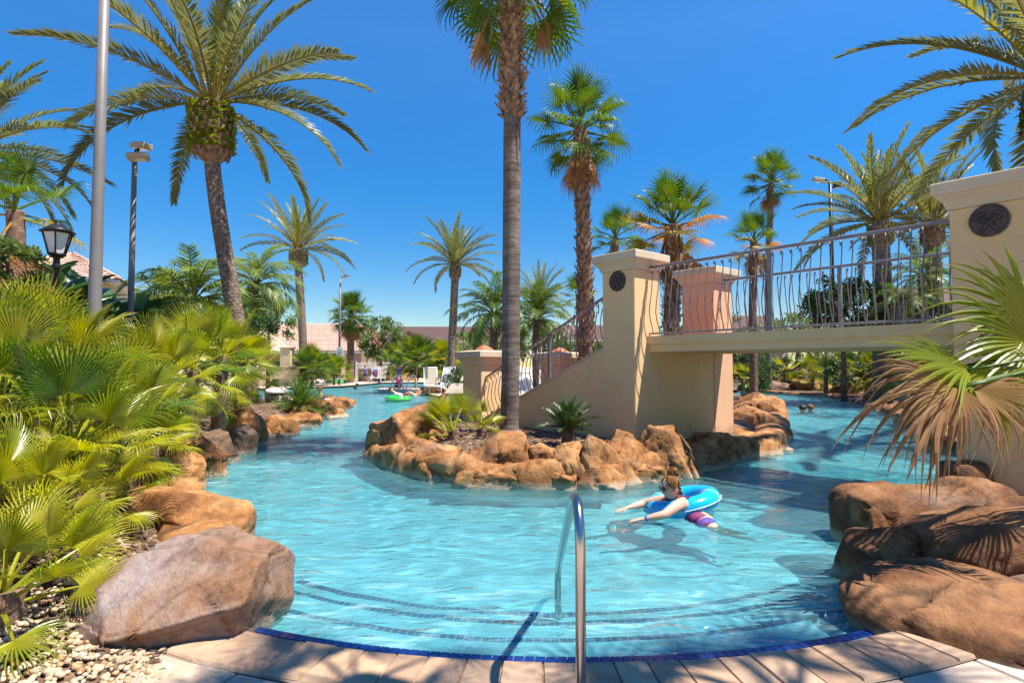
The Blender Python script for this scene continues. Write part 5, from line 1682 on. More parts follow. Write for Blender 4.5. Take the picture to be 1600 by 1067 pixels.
leaf_mass('broadleaf_tree', 650, 560, 66, (3.0, 2.0, 1.8), 'dark green tree mass behind the white fence', 'tree', 'leafdark', 2600, .3, 116)
leaf_mass('broadleaf_tree', 740, 545, 58, (3.2, 2.0, 1.9), 'light green shrubbery between the date palm and the grey trunk', 'tree', 'leafpale', 3000, .28, 117)
leaf_mass('broadleaf_tree', 880, 545, 50, (4.5, 2.0, 1.6), 'light green shrubbery behind the stair railing', 'tree', 'leafmid', 3200, .25, 118)
leaf_mass('broadleaf_tree', 1120, 520, 60, (5.0, 2.0, 1.9), 'far green trees seen low through the bridge railing', 'tree', 'leafmid', 3000, .3, 119)
leaf_mass('broadleaf_tree', 1245, 515, 55, (4.5, 2.0, 1.5), 'far green shrubs seen between the railing bars', 'tree', 'leafpale', 2600, .3, 120)
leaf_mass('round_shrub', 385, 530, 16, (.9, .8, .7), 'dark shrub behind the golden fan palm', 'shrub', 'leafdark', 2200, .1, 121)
leaf_mass('round_shrub', 420, 500, 27, (1.3, 1.0, 1.2), 'yellow green shrub beside the long tiled roof', 'shrub', 'leafpale', 2400, .14, 122)
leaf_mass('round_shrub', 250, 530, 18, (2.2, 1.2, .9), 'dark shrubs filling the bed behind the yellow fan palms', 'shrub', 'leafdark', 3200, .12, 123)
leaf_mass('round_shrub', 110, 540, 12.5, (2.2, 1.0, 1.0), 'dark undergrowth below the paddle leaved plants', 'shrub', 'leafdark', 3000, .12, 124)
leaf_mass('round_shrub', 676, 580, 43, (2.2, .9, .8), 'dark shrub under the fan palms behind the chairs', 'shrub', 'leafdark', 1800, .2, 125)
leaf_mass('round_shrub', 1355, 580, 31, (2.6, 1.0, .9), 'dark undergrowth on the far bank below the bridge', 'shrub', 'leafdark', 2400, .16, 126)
leaf_mass('hedge', 1275, 562, 47, (8.5, 1.6, 2.2), 'long dark hedge closing the view under the bridge', 'hedge', 'leafmid', 5200, .22, 131)
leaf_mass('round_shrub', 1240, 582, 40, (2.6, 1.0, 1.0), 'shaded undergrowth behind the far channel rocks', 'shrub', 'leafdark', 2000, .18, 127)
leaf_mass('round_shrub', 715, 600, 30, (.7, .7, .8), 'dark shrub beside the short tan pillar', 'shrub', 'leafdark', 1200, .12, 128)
leaf_mass('round_shrub', 1520, 560, 16, (2.4, 1.0, 1.3), 'green shrubs behind the right pillar', 'shrub', 'leafmid', 1600, .15, 129)
leaf_mass('round_shrub', 488, 590, 45.5, (1.1, .8, .7), 'pale dry shrub in the far bed left of the sign', 'shrub', 'leafpale', 1000, .12, 130)

# ------------------------------------------------------------------ the near right fan palm
def basis(o, hub, axis, normal, sc, Lp):
    x = Vector(axis).normalized(); z = Vector(normal); z = (z - x * z.dot(x)).normalized(); y = z.cross(x)
    R = Matrix((x, y, z)).transposed().to_4x4()
    o.matrix_basis = Matrix.Translation(Vector(hub) - x * Lp * sc) @ R @ Matrix.Scale(sc, 4)
def right_palm():
    base = Vector((5.15, 4.25, .2))
    e = empty('fan_palm_bush', base, 'near fan palm with a brown dead frond leaning in from the right edge', 'palm bush', GB.replace('left', 'right'))
    mb = MB(); mb.tube(spline([(0, 0, -.1), (.05, 0, .9), (0, 0, 1.55)], 14), .13, 12, True, 0, lambda k, g: 1 + .2 * noise.noise(Vector((cos(g) * 3, sin(g) * 3, k * .9)))); mb.build('trunk', M['barkbrown'], e)
    defs = [  # hub pixel, depth, tip pixel, tip depth, normal, mat, radius, spread, droop, tipdroop, split, segments, gravity
        ((1615, 535), 4.35, (1450, 420), 4.25, (-.25, -.85, .45), 'bush', 1.10, 78, .15, .3, .44, 26, .25),
        ((1620, 500), 4.5, (1430, 440), 4.4, (-.2, -.88, .42), 'bush', 1.05, 60, .2, .35, .44, 20, .25),
        ((1690, 470), 4.5, (1610, 330), 4.3, (-.35, -.85, .35), 'bush', .82, 80, .2, .4, .42, 30, .3),
        ((1515, 575), 4.25, (1335, 545), 4.0, (-.05, -.80, .60), 'bush', .90, 50, .12, .2, .5, 17, .18),
        ((1512, 578), 4.18, (1340, 605), 4.0, (.0, -.92, .40), 'fanyel', .82, 30, .15, .3, .5, 14, .15),
        ((1512, 570), 4.3, (1560, 660), 4.1, (-.05, -.85, .50), 'bushyel', .62, 105, .25, .6, .58, 36, .2),
        ((1492, 604), 4.05, (1310, 640), 3.85, (-.05, -.88, .46), 'fandead', .95, 52, .15, .3, .54, 22, .62),
        ((1494, 606), 4.0, (1380, 690), 3.85, (.0, -.85, .52), 'fandead', .76, 46, .2, .3, .50, 16, .75),
        ((1500, 606), 4.0, (1500, 690), 3.8, (.0, -.8, .6), 'fandead', .50, 60, .3, .3, .48, 15, .7),
        ((1520, 604), 4.05, (1630, 650), 3.8, (.1, -.85, .52), 'fandead', .74, 58, .2, .3, .48, 18, .7),
        ((1520, 602), 4.15, (1640, 630), 3.9, (.1, -.75, .6), 'fanyel', .66, 55, .3, .4, .42, 20, .5),
        ((1610, 560), 4.55, (1470, 505), 4.5, (-.3, -.85, .45), 'bush', .72, 70, .3, .5, .45, 28, .2),
        ((1660, 600), 4.2, (1560, 600), 4.0, (-.1, -.85, .5), 'bush', .62, 100, .3, .5, .5, 34, .3),
        ((1740, 380), 4.8, (1720, 250), 4.7, (-.4, -.8, .4), 'bushdark', .8, 110, .3, .6, .5, 36, .2),
        ((1790, 500), 4.6, (1900, 440), 4.4, (.3, -.5, .8), 'bush', .8, 110, .3, .8, .5, 36, .3),
        ((1760, 620), 4.2, (1800, 720), 3.9, (.1, -.5, .8), 'bush', .75, 110, .5, .9, .5, 36, .3),
    ]
    crown = Vector((0, 0, 1.5))
    for k, (hp, hy, tp, ty, nrm, mat, R, spread, dr, td, sp, ns, grav) in enumerate(defs):
        hub = at(hp[0], hp[1], hy) - base; tip = at(tp[0], tp[1], ty) - base
        me = fan_leaf(900 + k, R, ns, spread, 0, sp, dr, .10, .36, td, 0, .9, 9, 1.5 if mat == 'fandead' else .15)
        x = (tip - hub).normalized(); z = Vector(nrm); z = (z - x * z.dot(x)).normalized(); y = z.cross(x)
        Rm = Matrix((x, y, z)).transposed()
        al = me.attributes['along'].data
        for v in me.vertices:
            a = al[v.index].value
            q = hub + Rm @ v.co
            q.z -= grav * R * (.75 * max(0, a - .40) ** 1.6 + .45 * max(0, a - .62) ** 1.25)
            q -= x * (R * .45 * grav * max(0, a - .60) ** 1.25)
            v.co = q
        me.update()
        o = link('dead_leaf' if mat == 'fandead' else 'fan_leaf', me, M[mat], e)
        if mat == 'fandead': o['label'] = 'brown dried leaf hanging below the green ones'
        mb = MB(); mb.tube(spline([crown, crown.lerp(hub, .5) + Vector((0, 0, .12)), hub], 10), [.014] * 5 + [.010] * 6, 6)
        for i_ in range(len(mb.a)): mb.a[i_] = .6
        mb.build('leaf_stalk', M['fan'], e, True)
right_palm()

# palms of the terrace beside the photographer: only their shade falls into the picture
def terrace_palm(x0, y0, x1, y1, z, label, seed, n, k0=1.0):
    rng = random.Random(seed)
    e = empty('fan_palm', (x0, y0, .05), label, 'palm tree', 'fan palms over the near terrace')
    top = Vector((x1 - x0, y1 - y0, z))
    mb = MB(); mb.tube(spline([(0, 0, 0), (top.x * .25, top.y * .25, z * .5), top], 30), .16, 14, True, 0, lambda k, g: 1 + .05 * (k % 2)); mb.build('trunk', M['barkgrey'], e)
    ks = FR[('fan', 'up', 34)] + FR[('fan', 'mid', 34)]
    for k in range(n):
        t = (k + .5) / n
        o = link('fan_leaf', rng.choice(ks), M['fan'], e)
        place(o, top, k * 2.399963 + seed, rad(lerp(80, -25, t)), rng.uniform(-.4, .4), k0 * rng.uniform(.9, 1.15))
terrace_palm(3.6, 1.2, 2.1, 1.98, 6.6, 'fan palm leaning over the near terrace, left of its pair', 141, 10, .72)
terrace_palm(5.2, 1.0, 4.25, 1.85, 6.6, 'fan palm leaning over the near terrace, right of its pair', 142, 15, .9)
# ================================================================== GRAVEL AND MULCH
def tintmat(name, stops, rough=.6):
    m, t, out = newmat(name)
    a = nd(t, 'ShaderNodeAttribute', attribute_name='along')
    r = ramp(t, stops, a.outputs['Fac'])
    tc = nd(t, 'ShaderNodeNewGeometry'); n = noise_tex(t, 60, 3, .6, tc.outputs['Position'])
    c = mixc(t, r.outputs[0], ramp(t, [(.3, (.8, .78, .75)), (.7, (1.08, 1.07, 1.05))], n.outputs['Fac']).outputs[0], 1.0, 'MULTIPLY')
    p = nd(t, 'ShaderNodeBsdfPrincipled'); p.inputs['Roughness'].default_value = rough
    t.links.new(c, p.inputs['Base Color']); t.links.new(p.outputs[0], out.inputs[0])
    return m
M['pebble'] = tintmat('river_pebble', [(0, (.44, .35, .24)), (.3, (.52, .41, .26)), (.45, (.40, .25, .12)), (.6, (.54, .46, .35)), (.75, (.30, .15, .06)), (.88, (.48, .36, .20)), (1, (.56, .51, .43))])
M['chips'] = tintmat('mulch_chips', [(0, (.07, .042, .026)), (.35, (.15, .09, .055)), (.6, (.26, .17, .10)), (.85, (.36, .27, .18)), (1, (.44, .36, .27))], .9)

def scatter_pebbles():
    bm = bmesh.new(); bmesh.ops.create_icosphere(bm, subdivisions=1, radius=1)
    V0 = [v.co.copy() for v in bm.verts]; F0 = [tuple(v.index for v in f.verts) for f in bm.faces]; bm.free()
    rng = random.Random(17); mb = MB()
    n = 0
    while n < 4600:
        x = rng.uniform(-4.3, -1.35); y = rng.uniform(2.0, 4.6)
        # thick in front, thinning out among the mulch
        dens = 1 - sstep(3.25, 4.5, y - .10 * (x + 3)) * .96
        if rng.random() > dens: continue
        if (Vector((x, y)) - Vector(CC[:2])).length < 5.72 and x > -2.35: continue
        if sqrt((x - CC.x) ** 2 + (y - CC.y) ** 2) > 5.72 and x > -1.75 - .0 * y: continue
        s = rng.uniform(.012, .030) * (1.25 if rng.random() < .12 else 1)
        R = Matrix.Rotation(rng.uniform(0, 6.3), 3, 'Z') @ Matrix.Rotation(rng.uniform(-.3, .3), 3, 'X')
        S = Vector((s, s * rng.uniform(.65, .95), s * rng.uniform(.45, .7)))
        z = ground_z(x, y) + rng.uniform(.0, .022); a = rng.random(); o = len(mb.v)
        for v in V0: mb.vert(R @ Vector((v.x * S.x, v.y * S.y, v.z * S.z)) + Vector((x, y, z)), a)
        for f in F0: mb.face([o + i for i in f])
        n += 1
    o = mb.build('pebbles', M['pebble'], None, True)
    tag(o, 'cream and rust river pebbles spread at the near left corner', 'gravel', kind='stuff')
scatter_pebbles()

def scatter_chips():
    rng = random.Random(18); mb = MB(); n = 0
    regions = [(-5.2, -1.6, 3.1, 7.5, 4200), (-9, -5, 7, 22, 1500), (-3, 3, 8.8, 14, 2200)]
    for x0, x1, y0, y1, cnt in regions:
        k = 0
        while k < cnt:
            x = rng.uniform(x0, x1); y = rng.uniform(y0, y1); k += 1
            if in_pool(x, y) or dist_pool(x, y) < .15: continue
            l = rng.uniform(.02, .07); w_ = rng.uniform(.006, .018)
            R = Matrix.Rotation(rng.uniform(0, 6.3), 3, 'Z') @ Matrix.Rotation(rng.uniform(-.35, .35), 3, 'Y') @ Matrix.Rotation(rng.uniform(-.4, .4), 3, 'X')
            c = Vector((x, y, ground_z(x, y) + rng.uniform(.006, .025))); a = rng.random(); o = len(mb.v)
            for p in ((-l, -w_, 0), (l, -w_ * .7, 0), (l * .9, w_, 0), (-l, w_ * .8, 0), (-l, -w_, .008), (l, -w_ * .7, .008), (l * .9, w_, .008), (-l, w_ * .8, .008)):
                mb.vert(R @ Vector(p) + c, a)
            for f in ((4, 5, 6, 7), (0, 1, 5, 4), (1, 2, 6, 5), (2, 3, 7, 6), (3, 0, 4, 7)): mb.face([o + i for i in f])
    o = mb.build('mulch_chips', M['chips'], None, True, False)
    tag(o, 'shredded brown mulch between the palms and rocks', 'mulch', kind='stuff')
scatter_chips()

# ================================================================== HANDRAIL
def hero_rail():
    e = empty('pool_handrail', (.32, 2.76, .09), 'stainless steel handrail standing in front leading down into the water', 'handrail')
    P = [(0, 0, .01), (0, 0, .45), (0, .0, .74), (0, .035, .86), (0, .11, .935), (0, .22, .94), (0, .34, .89), (.0, .70, .655), (.005, 1.20, .33), (.012, 1.46, .17), (.015, 1.55, .06), (.016, 1.57, -.10), (.016, 1.57, -.42)]
    mb = MB(); mb.tube(spline(P, 70), .0245, 20); mb.build('rail', M['steel'], e)
    mb = MB(); mb.lathe([(.055, .0), (.055, .006), (.03, .02), (.0255, .021)], 24); mb.build('floor_plate', M['steel'], e)
hero_rail()

def loop_rail(pix, Y, label, mat='steel', r=.025, gap=.0, name='pool_handrail', group='handrails of the far pool'):
    P = [at(x, y, Y) for x, y in pix]
    b = P[0].copy()
    e = empty(name, b, label, 'handrail', group)
    mb = MB(); mb.tube(spline([p - b for p in P], 30), r, 8); mb.build('rail', M[mat], e)
    mb = MB(); mb.lathe([(r * 2.2, -.03), (r * 2.2, .01), (r, .03)], 10); mb.build('floor_plate', M[mat], e)
loop_rail([(611, 612), (612, 598), (619, 588), (627, 587), (629, 598), (630, 612)], 38.2, 'white looped handrail left of its pair on the deck point', 'white', .045)
loop_rail([(634, 612), (637, 598), (643, 588), (649, 588), (650, 598), (650, 612)], 38.2, 'white looped handrail right of its pair on the deck point', 'white', .045)
loop_rail([(681, 602), (682, 592), (687, 588), (692, 590), (695, 600)], 33, 'dark looped handrail before the white lounge chair', 'pole', .03)
loop_rail([(409, 612), (412, 601), (420, 597), (427, 600), (440, 610)], 43, 'grey handrail sloping down to the left pool', 'pole', .035)
loop_rail([(427, 604), (427, 588), (427, 590), (440, 600), (452, 611)], 43.5, 'tall grey handrail beside the left pool steps', 'pole', .03)

# ================================================================== POLES AND LAMPS
def flagpole():
    b = gp(146, 600, .2); Y = 8.6
    p0 = at(146, 545, Y); p1 = at(155.5, -160, Y)
    e = empty('flagpole', (p0.x, Y, .3), 'thick pale grey pole rising out of the frame at the left', 'pole')
    z1 = p1.z
    mb = MB(); mb.tube([(0, 0, -.2), (0, 0, 2), (0.0, 0, z1 * .5), (0.0, 0, z1)], [.092, .089, .076, .064], 24); mb.build('pole', M['pole'], e)
    mb = MB(); mb.lathe([(.24, -.15), (.24, .04), (.18, .10), (.115, .14), (.092, .15)], 24); mb.build('base_collar', M['pole'], e)
flagpole()

def double_light():
    Y = 16.0
    b = at(203, 515, Y); t = at(208, 243, Y)
    e = empty('light_pole', (b.x, Y, .15), 'slender grey light pole with two beige box lamps', 'lamp post')
    H = t.z - .15
    mb = MB(); mb.tube([(0, 0, 0), (0.0, 0, H * .5), (0.0, 0, H)], [.10, .08, .065], 16); mb.build('pole', M['pole'], e)
    for (px, py, dy, yaw) in ((221, 229, .1, -25), (215, 246, -.3, 200)):
        c = at(px, py, Y + dy) - e.location
        mb = MB(); mb.tube(spline([(0, 0, H - .1), (c.x * .4, dy * .4, H + .12), (c.x * .8, dy * .8, c.z + .02)], 8), .035, 8); ar = mb.build('arm', M['black'], e)
        R = Matrix.Translation(c) @ Matrix.Rotation(rad(yaw), 4, 'Z') @ Matrix.Rotation(rad(8), 4, 'Y')
        mb = MB(); mb.box((-.27, -.18, -.075), (.25, .18, .085), R, bev=.025); h = mb.build('lamp_head', M['lampbeige'], e, smooth=False)
        mb = MB(); mb.box((-.19, -.13, -.083), (.18, .13, -.076), R); mb.build('lens', M['lampglass'], h, smooth=False)
double_light()

def box_light(pixb, pixt, Y, label, side, mat='pole', r=.07, hs=.5, base_z=.13, headmat='lampbeige'):
    b = at(*pixb, Y); t = at(*pixt, Y)
    e = empty('light_pole', (b.x, Y, base_z), label, 'lamp post', 'light poles beyond the pool')
    H = t.z - base_z
    mb = MB(); mb.tube([(0, 0, 0), (0, 0, H * .6), (0, 0, H)], [r, r * .85, r * .7], 12); mb.build('pole', M[mat], e)
    mb = MB(); mb.tube([(0, 0, H - .05), (side * hs * .5, 0, H + .12), (side * hs * .9, 0, H + .1)], r * .5, 8); mb.build('arm', M[mat], e)
    R = Matrix.Translation((side * hs * 1.2, 0, H + .12)) @ Matrix.Rotation(side * rad(-6), 4, 'Y')
    mb = MB(); mb.box((-hs * .5, -.2, -.07), (hs * .5, .2, .09), R, bev=.02); h = mb.build('lamp_head', M[headmat], e, smooth=False)
    mb = MB(); mb.box((-hs * .4, -.15, -.08), (hs * .4, .15, -.071), R); mb.build('lens', M['lampglass'], h, smooth=False)
    return e
box_light((530, 570), (530, 434), 50, 'thin pale light pole with box lamp beside the cabbage palm', 1, 'pole', .11, .45, headmat='pole')
e_ = box_light((1302, 500), (1288, 284), 36, 'dark light pole with two lamps behind the bridge railing', -1, 'black', .14, .62)
def second_head(e):
    H = max(c.bound_box[6][2] for c in e.children if c.name.startswith('pole'))
    R = Matrix.Translation((.5, .1, H - .18))
    mb = MB(); mb.tube([(0, 0, H - .3), (.24, .05, H - .34), (.48, .1, H - .24)], .06, 8); mb.build('arm', M['black'], e)
    mb = MB(); mb.box((-.2, -.2, -.18), (.2, .2, .2), R, bev=.04); h = mb.build('lamp_head', M['black'], e, smooth=False)
    mb = MB(); mb.box((-.15, -.15, -.19), (.15, .15, -.181), R); mb.build('lens', M['lampglass'], h, smooth=False)
second_head(e_)

def lantern():
    Y = 10.0
    b = at(86, 480, Y); e = empty('lantern_post', (b.x, Y, .3), 'black lantern post with frosted glass panes at the left', 'lamp post')
    z = lambda py: at(86, py, Y).z - .3
    s = 10.0 / F        # metres per pixel
    mb = MB()
    mb.lathe([(.16, -.1), (.16, .25), (.10, .32), (.075, .5), (.06, .7), (.05, z(420)), (.085, z(416)), (.05, z(412)), (.05, z(404)), (.10, z(402)), (.10, z(400)), (.03, z(399))], 16); mb.build('post', M['black'], e)
    r0, r1 = 11.5 * s, 20.5 * s; z0, z1 = z(398), z(364)
    fr = MB(); 
    fr.lathe([(r0 + .01, z0 - .02), (r0 + .02, z0), (r0 + .01, z0 + .02)], 6); fr.lathe([(r1 + .02, z1 - .015), (r1 + .035, z1 + .005), (r1 + .0, z1 + .025)], 6)
    for k in range(6):
        g = k * pi / 3
        fr.tube([(r0 * cos(g), r0 * sin(g), z0), (r1 * cos(g), r1 * sin(g), z1)], .013, 6)
    c_ = fr.build('cage', M['black'], e)
    for k in range(6):
        g0, g1 = k * pi / 3, (k + 1) * pi / 3
        mb = MB(); q = .93
        mb.quad((r0 * q * cos(g0), r0 * q * sin(g0), z0 + .01), (r0 * q * cos(g1), r0 * q * sin(g1), z0 + .01), (r1 * q * cos(g1), r1 * q * sin(g1), z1 - .01), (r1 * q * cos(g0), r1 * q * sin(g0), z1 - .01))
        mb.build('pane', M['lampglass'], c_, smooth=False)
    mb = MB(); mb.lathe([(r1 + .04, z1 + .01), (r1 * .8, z(358)), (r1 * .45, z(352)), (.05, z(350)), (.055, z(349)), (.03, z(347)), (.035, z(346)), (.02, z(345)), (.012, z(343))], 18); mb.build('hood', M['black'], e)
lantern()

# ================================================================== POOLSIDE THINGS
def storage_box():
    Y = 22.5
    l = at(694, 635, Y); r = at(760, 635, Y); t = at(694, 616, Y); t2 = at(708, 597, 25.0)
    b = at(705, 640, Y)
    e = empty('storage_box', ((l.x + r.x) / 2, Y, .13), 'brown louvred storage box with pale lid left of the short pillar', 'box', None, rad(-4))
    h = (r.x - l.x) / 2; zt = t.z - .13
    mb = MB(); mb.box((-h + .04, 0, 0), (h - .04, 1.5, zt)); mb.build('body', M['brownplastic'], e, smooth=False)
    for k in range(18):
        x = lerp(-h + .08, h - .08, (k + .5) / 18)
        mb = MB(); mb.box((x - .024, -.03, .03), (x + .024, -.001, zt - .03), bev=.006); mb.build('slat', M['brownplastic'], e, smooth=False)
    mb = MB(); R = Matrix.Translation((0, 0, zt + .01)) @ Matrix.Rotation(rad(12), 4, 'X')
    mb.box((-h, -.08, 0), (h, 1.55, .06), R, bev=.015); mb.build('lid', M['brownlid'], e, smooth=False)
storage_box()

def lounge_chair(px, py, Y, label, rz, slat_mat, fabric=False, sc=1.0):
    c = at(px, py, Y)
    e = empty('lounge_chair', (c.x, Y, .13), label, 'lounge chair', 'lounge chairs on the deck', rz)
    W = .34 * sc; seat = .36 * sc; B = .95 * sc
    mb = MB()
    for sx in (-W, W):
        mb.tube([(sx, -1.1 * sc, seat), (sx, 0, seat), (sx, .35 * sc, seat + B)], .022, 6)
    mb.tube([(-W, .35 * sc, seat + B), (W, .35 * sc, seat + B)], .022, 6); mb.tube([(-W, -1.1 * sc, seat), (W, -1.1 * sc, seat)], .022, 6)
    mb.build('frame', M['white'], e)
    for sx in (-W, W):
        for y in (-1.0, -.05):
            mb = MB(); mb.tube([(sx, y * sc, seat), (sx, (y - .05) * sc, 0)], .02, 6); mb.build('leg', M['white'], e)
    if fabric:
        mb = MB(); mb.box((-W + .02, 0.0, -.012), (W - .02, B * 1.05, .012), Matrix.Translation((0, 0, seat)) @ Matrix.Rotation(atan2(B, .35 * sc), 4, 'X')); mb.build('back_sling', M[slat_mat], e, smooth=False)
        mb = MB(); mb.box((-W + .02, -1.08 * sc, seat - .012), (W - .02, -.02, seat + .012)); mb.build('seat_sling', M[slat_mat], e, smooth=False)
    else:
        for k in range(9):
            t = (k + .5) / 9
            mb = MB(); R = Matrix.Translation((0, .35 * sc * t, seat + B * t)) @ Matrix.Rotation(atan2(B, .35 * sc), 4, 'X')
            mb.box((-W, -.042 * sc, -.012), (W, .042 * sc, .012), R); mb.build('slat', M[slat_mat], e, smooth=False)
        for k in range(10):
            y = lerp(-1.05, -.08, k / 9) * sc
            mb = MB(); mb.box((-W, y - .042 * sc, seat - .012), (W, y + .042 * sc, seat + .012)); mb.build('slat', M[slat_mat], e, smooth=False)
    return e
M['tanslat'] = pmat('tan_strap', (.55, .47, .38), (.46, .39, .31), 4, .6)
lounge_chair(673, 600, 35.0, 'tan slatted lounge chair left of the white one on the deck', rad(12), 'tanslat', sc=1.15)
lounge_chair(697, 600, 34.5, 'white sling lounge chair behind the brown storage box', rad(-25), 'white', True, 1.15)
lounge_chair(822, 600, 30, 'white sling lounge chair seen through the stair railing', rad(20), 'white', True, .9)
lounge_chair(842, 600, 33, 'tan slatted lounge chair seen through the stair railing', rad(30), 'tanslat', False, 1.0)
lounge_chair(596, 590, 57, 'tan slatted lounge chair in front of the yellow wall', rad(-10), 'tanslat', False, 1.2)

def pole_sign():
    Y = 49.6
    c = at(531.5, 552, Y)
    e = empty('pole_sign', (c.x, Y, c.z), 'small white rules sign fixed to the thin light pole', 'sign')
    w_, h_ = .30, .54
    mb = MB(); mb.box((-w_, -.16, -h_), (w_, -.145, h_), bev=.004); mb.build('board', M['white'], e, smooth=False)
    mb = MB()
    for k, (l, z) in enumerate(((.30, .28), (.38, .12), (.34, .0), (.38, -.12), (.26, -.24))):
        mb.box((-l / 2, -.1645, z - .03), (l / 2, -.1605, z + .03))
    mb.build('faded_print', M['pole'], e, smooth=False)
pole_sign()

def low_wall(px0, px1, ytop, Y, label, mat, th=.3, capm='cap', group='low walls at the back of the deck'):
    l = at(px0, ytop, Y); r = at(px1, ytop, Y)
    e = empty('garden_wall', ((l.x + r.x) / 2, Y, .12), label, 'wall', group)
    h = (r.x - l.x) / 2; z = l.z - .12
    mb = MB(); mb.box((-h, -th / 2, 0), (h, th / 2, z - .08)); mb.build('wall_body', M[mat], e, smooth=False)
    mb = MB(); mb.box((-h - .04, -th / 2 - .05, z - .078), (h + .04, th / 2 + .05, z), bev=.015); mb.build('wall_cap', M[capm], e, smooth=False)
M['wallyellow'] = stuccomat('wall_yellow', (.72, .47, .17), (.64, .41, .15), (.4, .28, .12))
low_wall(560, 655, 576, 62, 'yellow low wall behind the swimmers at the far end', 'wallyellow')
low_wall(398, 468, 572, 46, 'cream low wall behind the left pool steps', 'wallcream')
low_wall(600, 650, 571, 63.5, 'ochre wall end behind the standing person', 'wallyellow')
def pier(px, y0, Y, w_, label, mat='wallcream'):
    t = at(px, y0, Y)
    e = empty('gate_pier', (t.x, Y, .12), label, 'pillar', 'piers at the back of the deck')
    mb = MB(); mb.box((-w_, -w_, 0), (w_, w_, t.z - .2), bev=.02); mb.build('shaft', M[mat], e, smooth=False)
    mb = MB(); sq_loft(mb, 0, 0, [(w_ + .02, t.z - .198), (w_ + .1, t.z - .14), (w_ + .1, t.z - .1), (w_, t.z - .06)]); mb.build('cap', M['cap'], e, smooth=False)
pier(449, 543, 47, .42, 'tan pier standing left of the dark fan palm bush')
pier(582, 549, 66, .42, 'left tan gate pier beyond the white fence')
pier(607, 549, 66, .38, 'right tan gate pier beyond the white fence')

def white_fence():
    Y = 64.5
    l = at(556, 577, Y); r = at(640, 577, Y); t = at(556, 565, Y)
    e = empty('white_fence', ((l.x + r.x) / 2, Y, .12), 'white picket fence panels across the back of the deck', 'fence')
    h = (r.x - l.x) / 2; zt = t.z - .12
    n = 56
    me = None
    for k in range(n):
        x = lerp(-h, h, k / (n - 1))
        if me is None:
            mb = MB(); mb.box((-.03, -.012, .12), (.03, .012, zt - .08)); mb.smooth = False; me = mb.mesh('picket'); me.materials.append(M['white'])
        o = link('picket', me, None, e); o.location = (x, 0, 0)
    for z in (.2, zt - .2):
        mb = MB(); mb.box((-h, .013, z), (h, .06, z + .09)); mb.build('rail', M['white'], e, smooth=False)
    for k in range(5):
        x = lerp(-h, h, k / 4); mb = MB(); mb.box((x - .06, .061, 0), (x + .06, .18, zt), bev=.01); mb.build('post', M['white'], e, smooth=False)
white_fence()

def white_pot():
    Y = 25.5
    c = at(432, 632, Y); e = empty('garden_drum', (c.x, Y, .13), 'low dark drum with a white domed lid on the left bank', 'drum')
    mb = MB(); mb.lathe([(.42, 0), (.48, .05), (.48, .36), (.44, .40)], 20); mb.build('drum_body', M['brownplastic'], e)
    mb = MB(); mb.lathe([(.52, .401), (.54, .44), (.50, .52), (.36, .60), (.15, .64), (.02, .65)], 20); mb.build('lid', M['white'], e)
    for k in range(4):
        g = k * pi / 2 - .9
        mb = MB(); mb.box((-.05, -.03, .1), (.05, .012, .3), Matrix.Rotation(g, 4, 'Z') @ Matrix.Translation((0, -.47, 0))); mb.build('handle', M['white'], e, smooth=False)
white_pot()

def towel_rack():
    Y = 58
    c = at(588, 585, Y)
    e = empty('beach_towel', (c.x, Y, .13), 'red white and blue towel hung on a chair back by the yellow wall', 'towel')
    mb = MB(); mb.box((-.5, -.03, .45), (.5, .03, 1.35), bev=.02); mb.build('cloth', M['white'], e, smooth=False)
    mr_ = pmat('towel_blue', (.10, .16, .50), (.08, .12, .42), 6, .9); m2 = pmat('towel_red', (.55, .08, .10), (.45, .06, .08), 6, .9)
    mb = MB(); mb.lathe([(.40, -.034), (.40, -.046), (.02, -.046)], 20, Matrix.Translation((0, 0, .9)) @ Matrix.Rotation(rad(-90), 4, 'X').inverted() @ Matrix.Scale(-1, 4, (0, 0, 1))); mb.build('blue_ring', mr_, e)
    mb = MB(); mb.box((-.22, -.056, .72), (.22, -.047, 1.08), bev=.003); mb.build('red_patch', m2, e, smooth=False)
    mb = MB()
    for sx in (-.45, .45): mb.tube([(sx, .05, 0), (sx, .05, 1.3)], .03, 6)
    mb.tube([(-.45, .05, 1.3), (.45, .05, 1.3)], .03, 6); mb.build('stand', M['white'], e)
towel_rack()

# the paved point with the white handrails
def deck_point():
    P = [(-4.6, 36.0), (-5.4, 36.0), (-7.2, 36.9), (-8.5, 38.0), (-9.2, 39.8), (-8.9, 41.6), (-7.9, 43), (-4.4, 45)]
    mb = MB(); b = [mb.vert((x, y, -.2)) for x, y in P]; t = [mb.vert((x, y, .17)) for x, y in P]
    n = len(P)
    for i in range(n):
        j = (i + 1) % n; mb.face((b[j], b[i], t[i], t[j]))
    mb.face(t[::-1])
    o = mb.build('deck_point', M['deck'], smooth=False)
    tag(o, 'rounded point of the pool deck with white handrails', kind='structure')
deck_point()
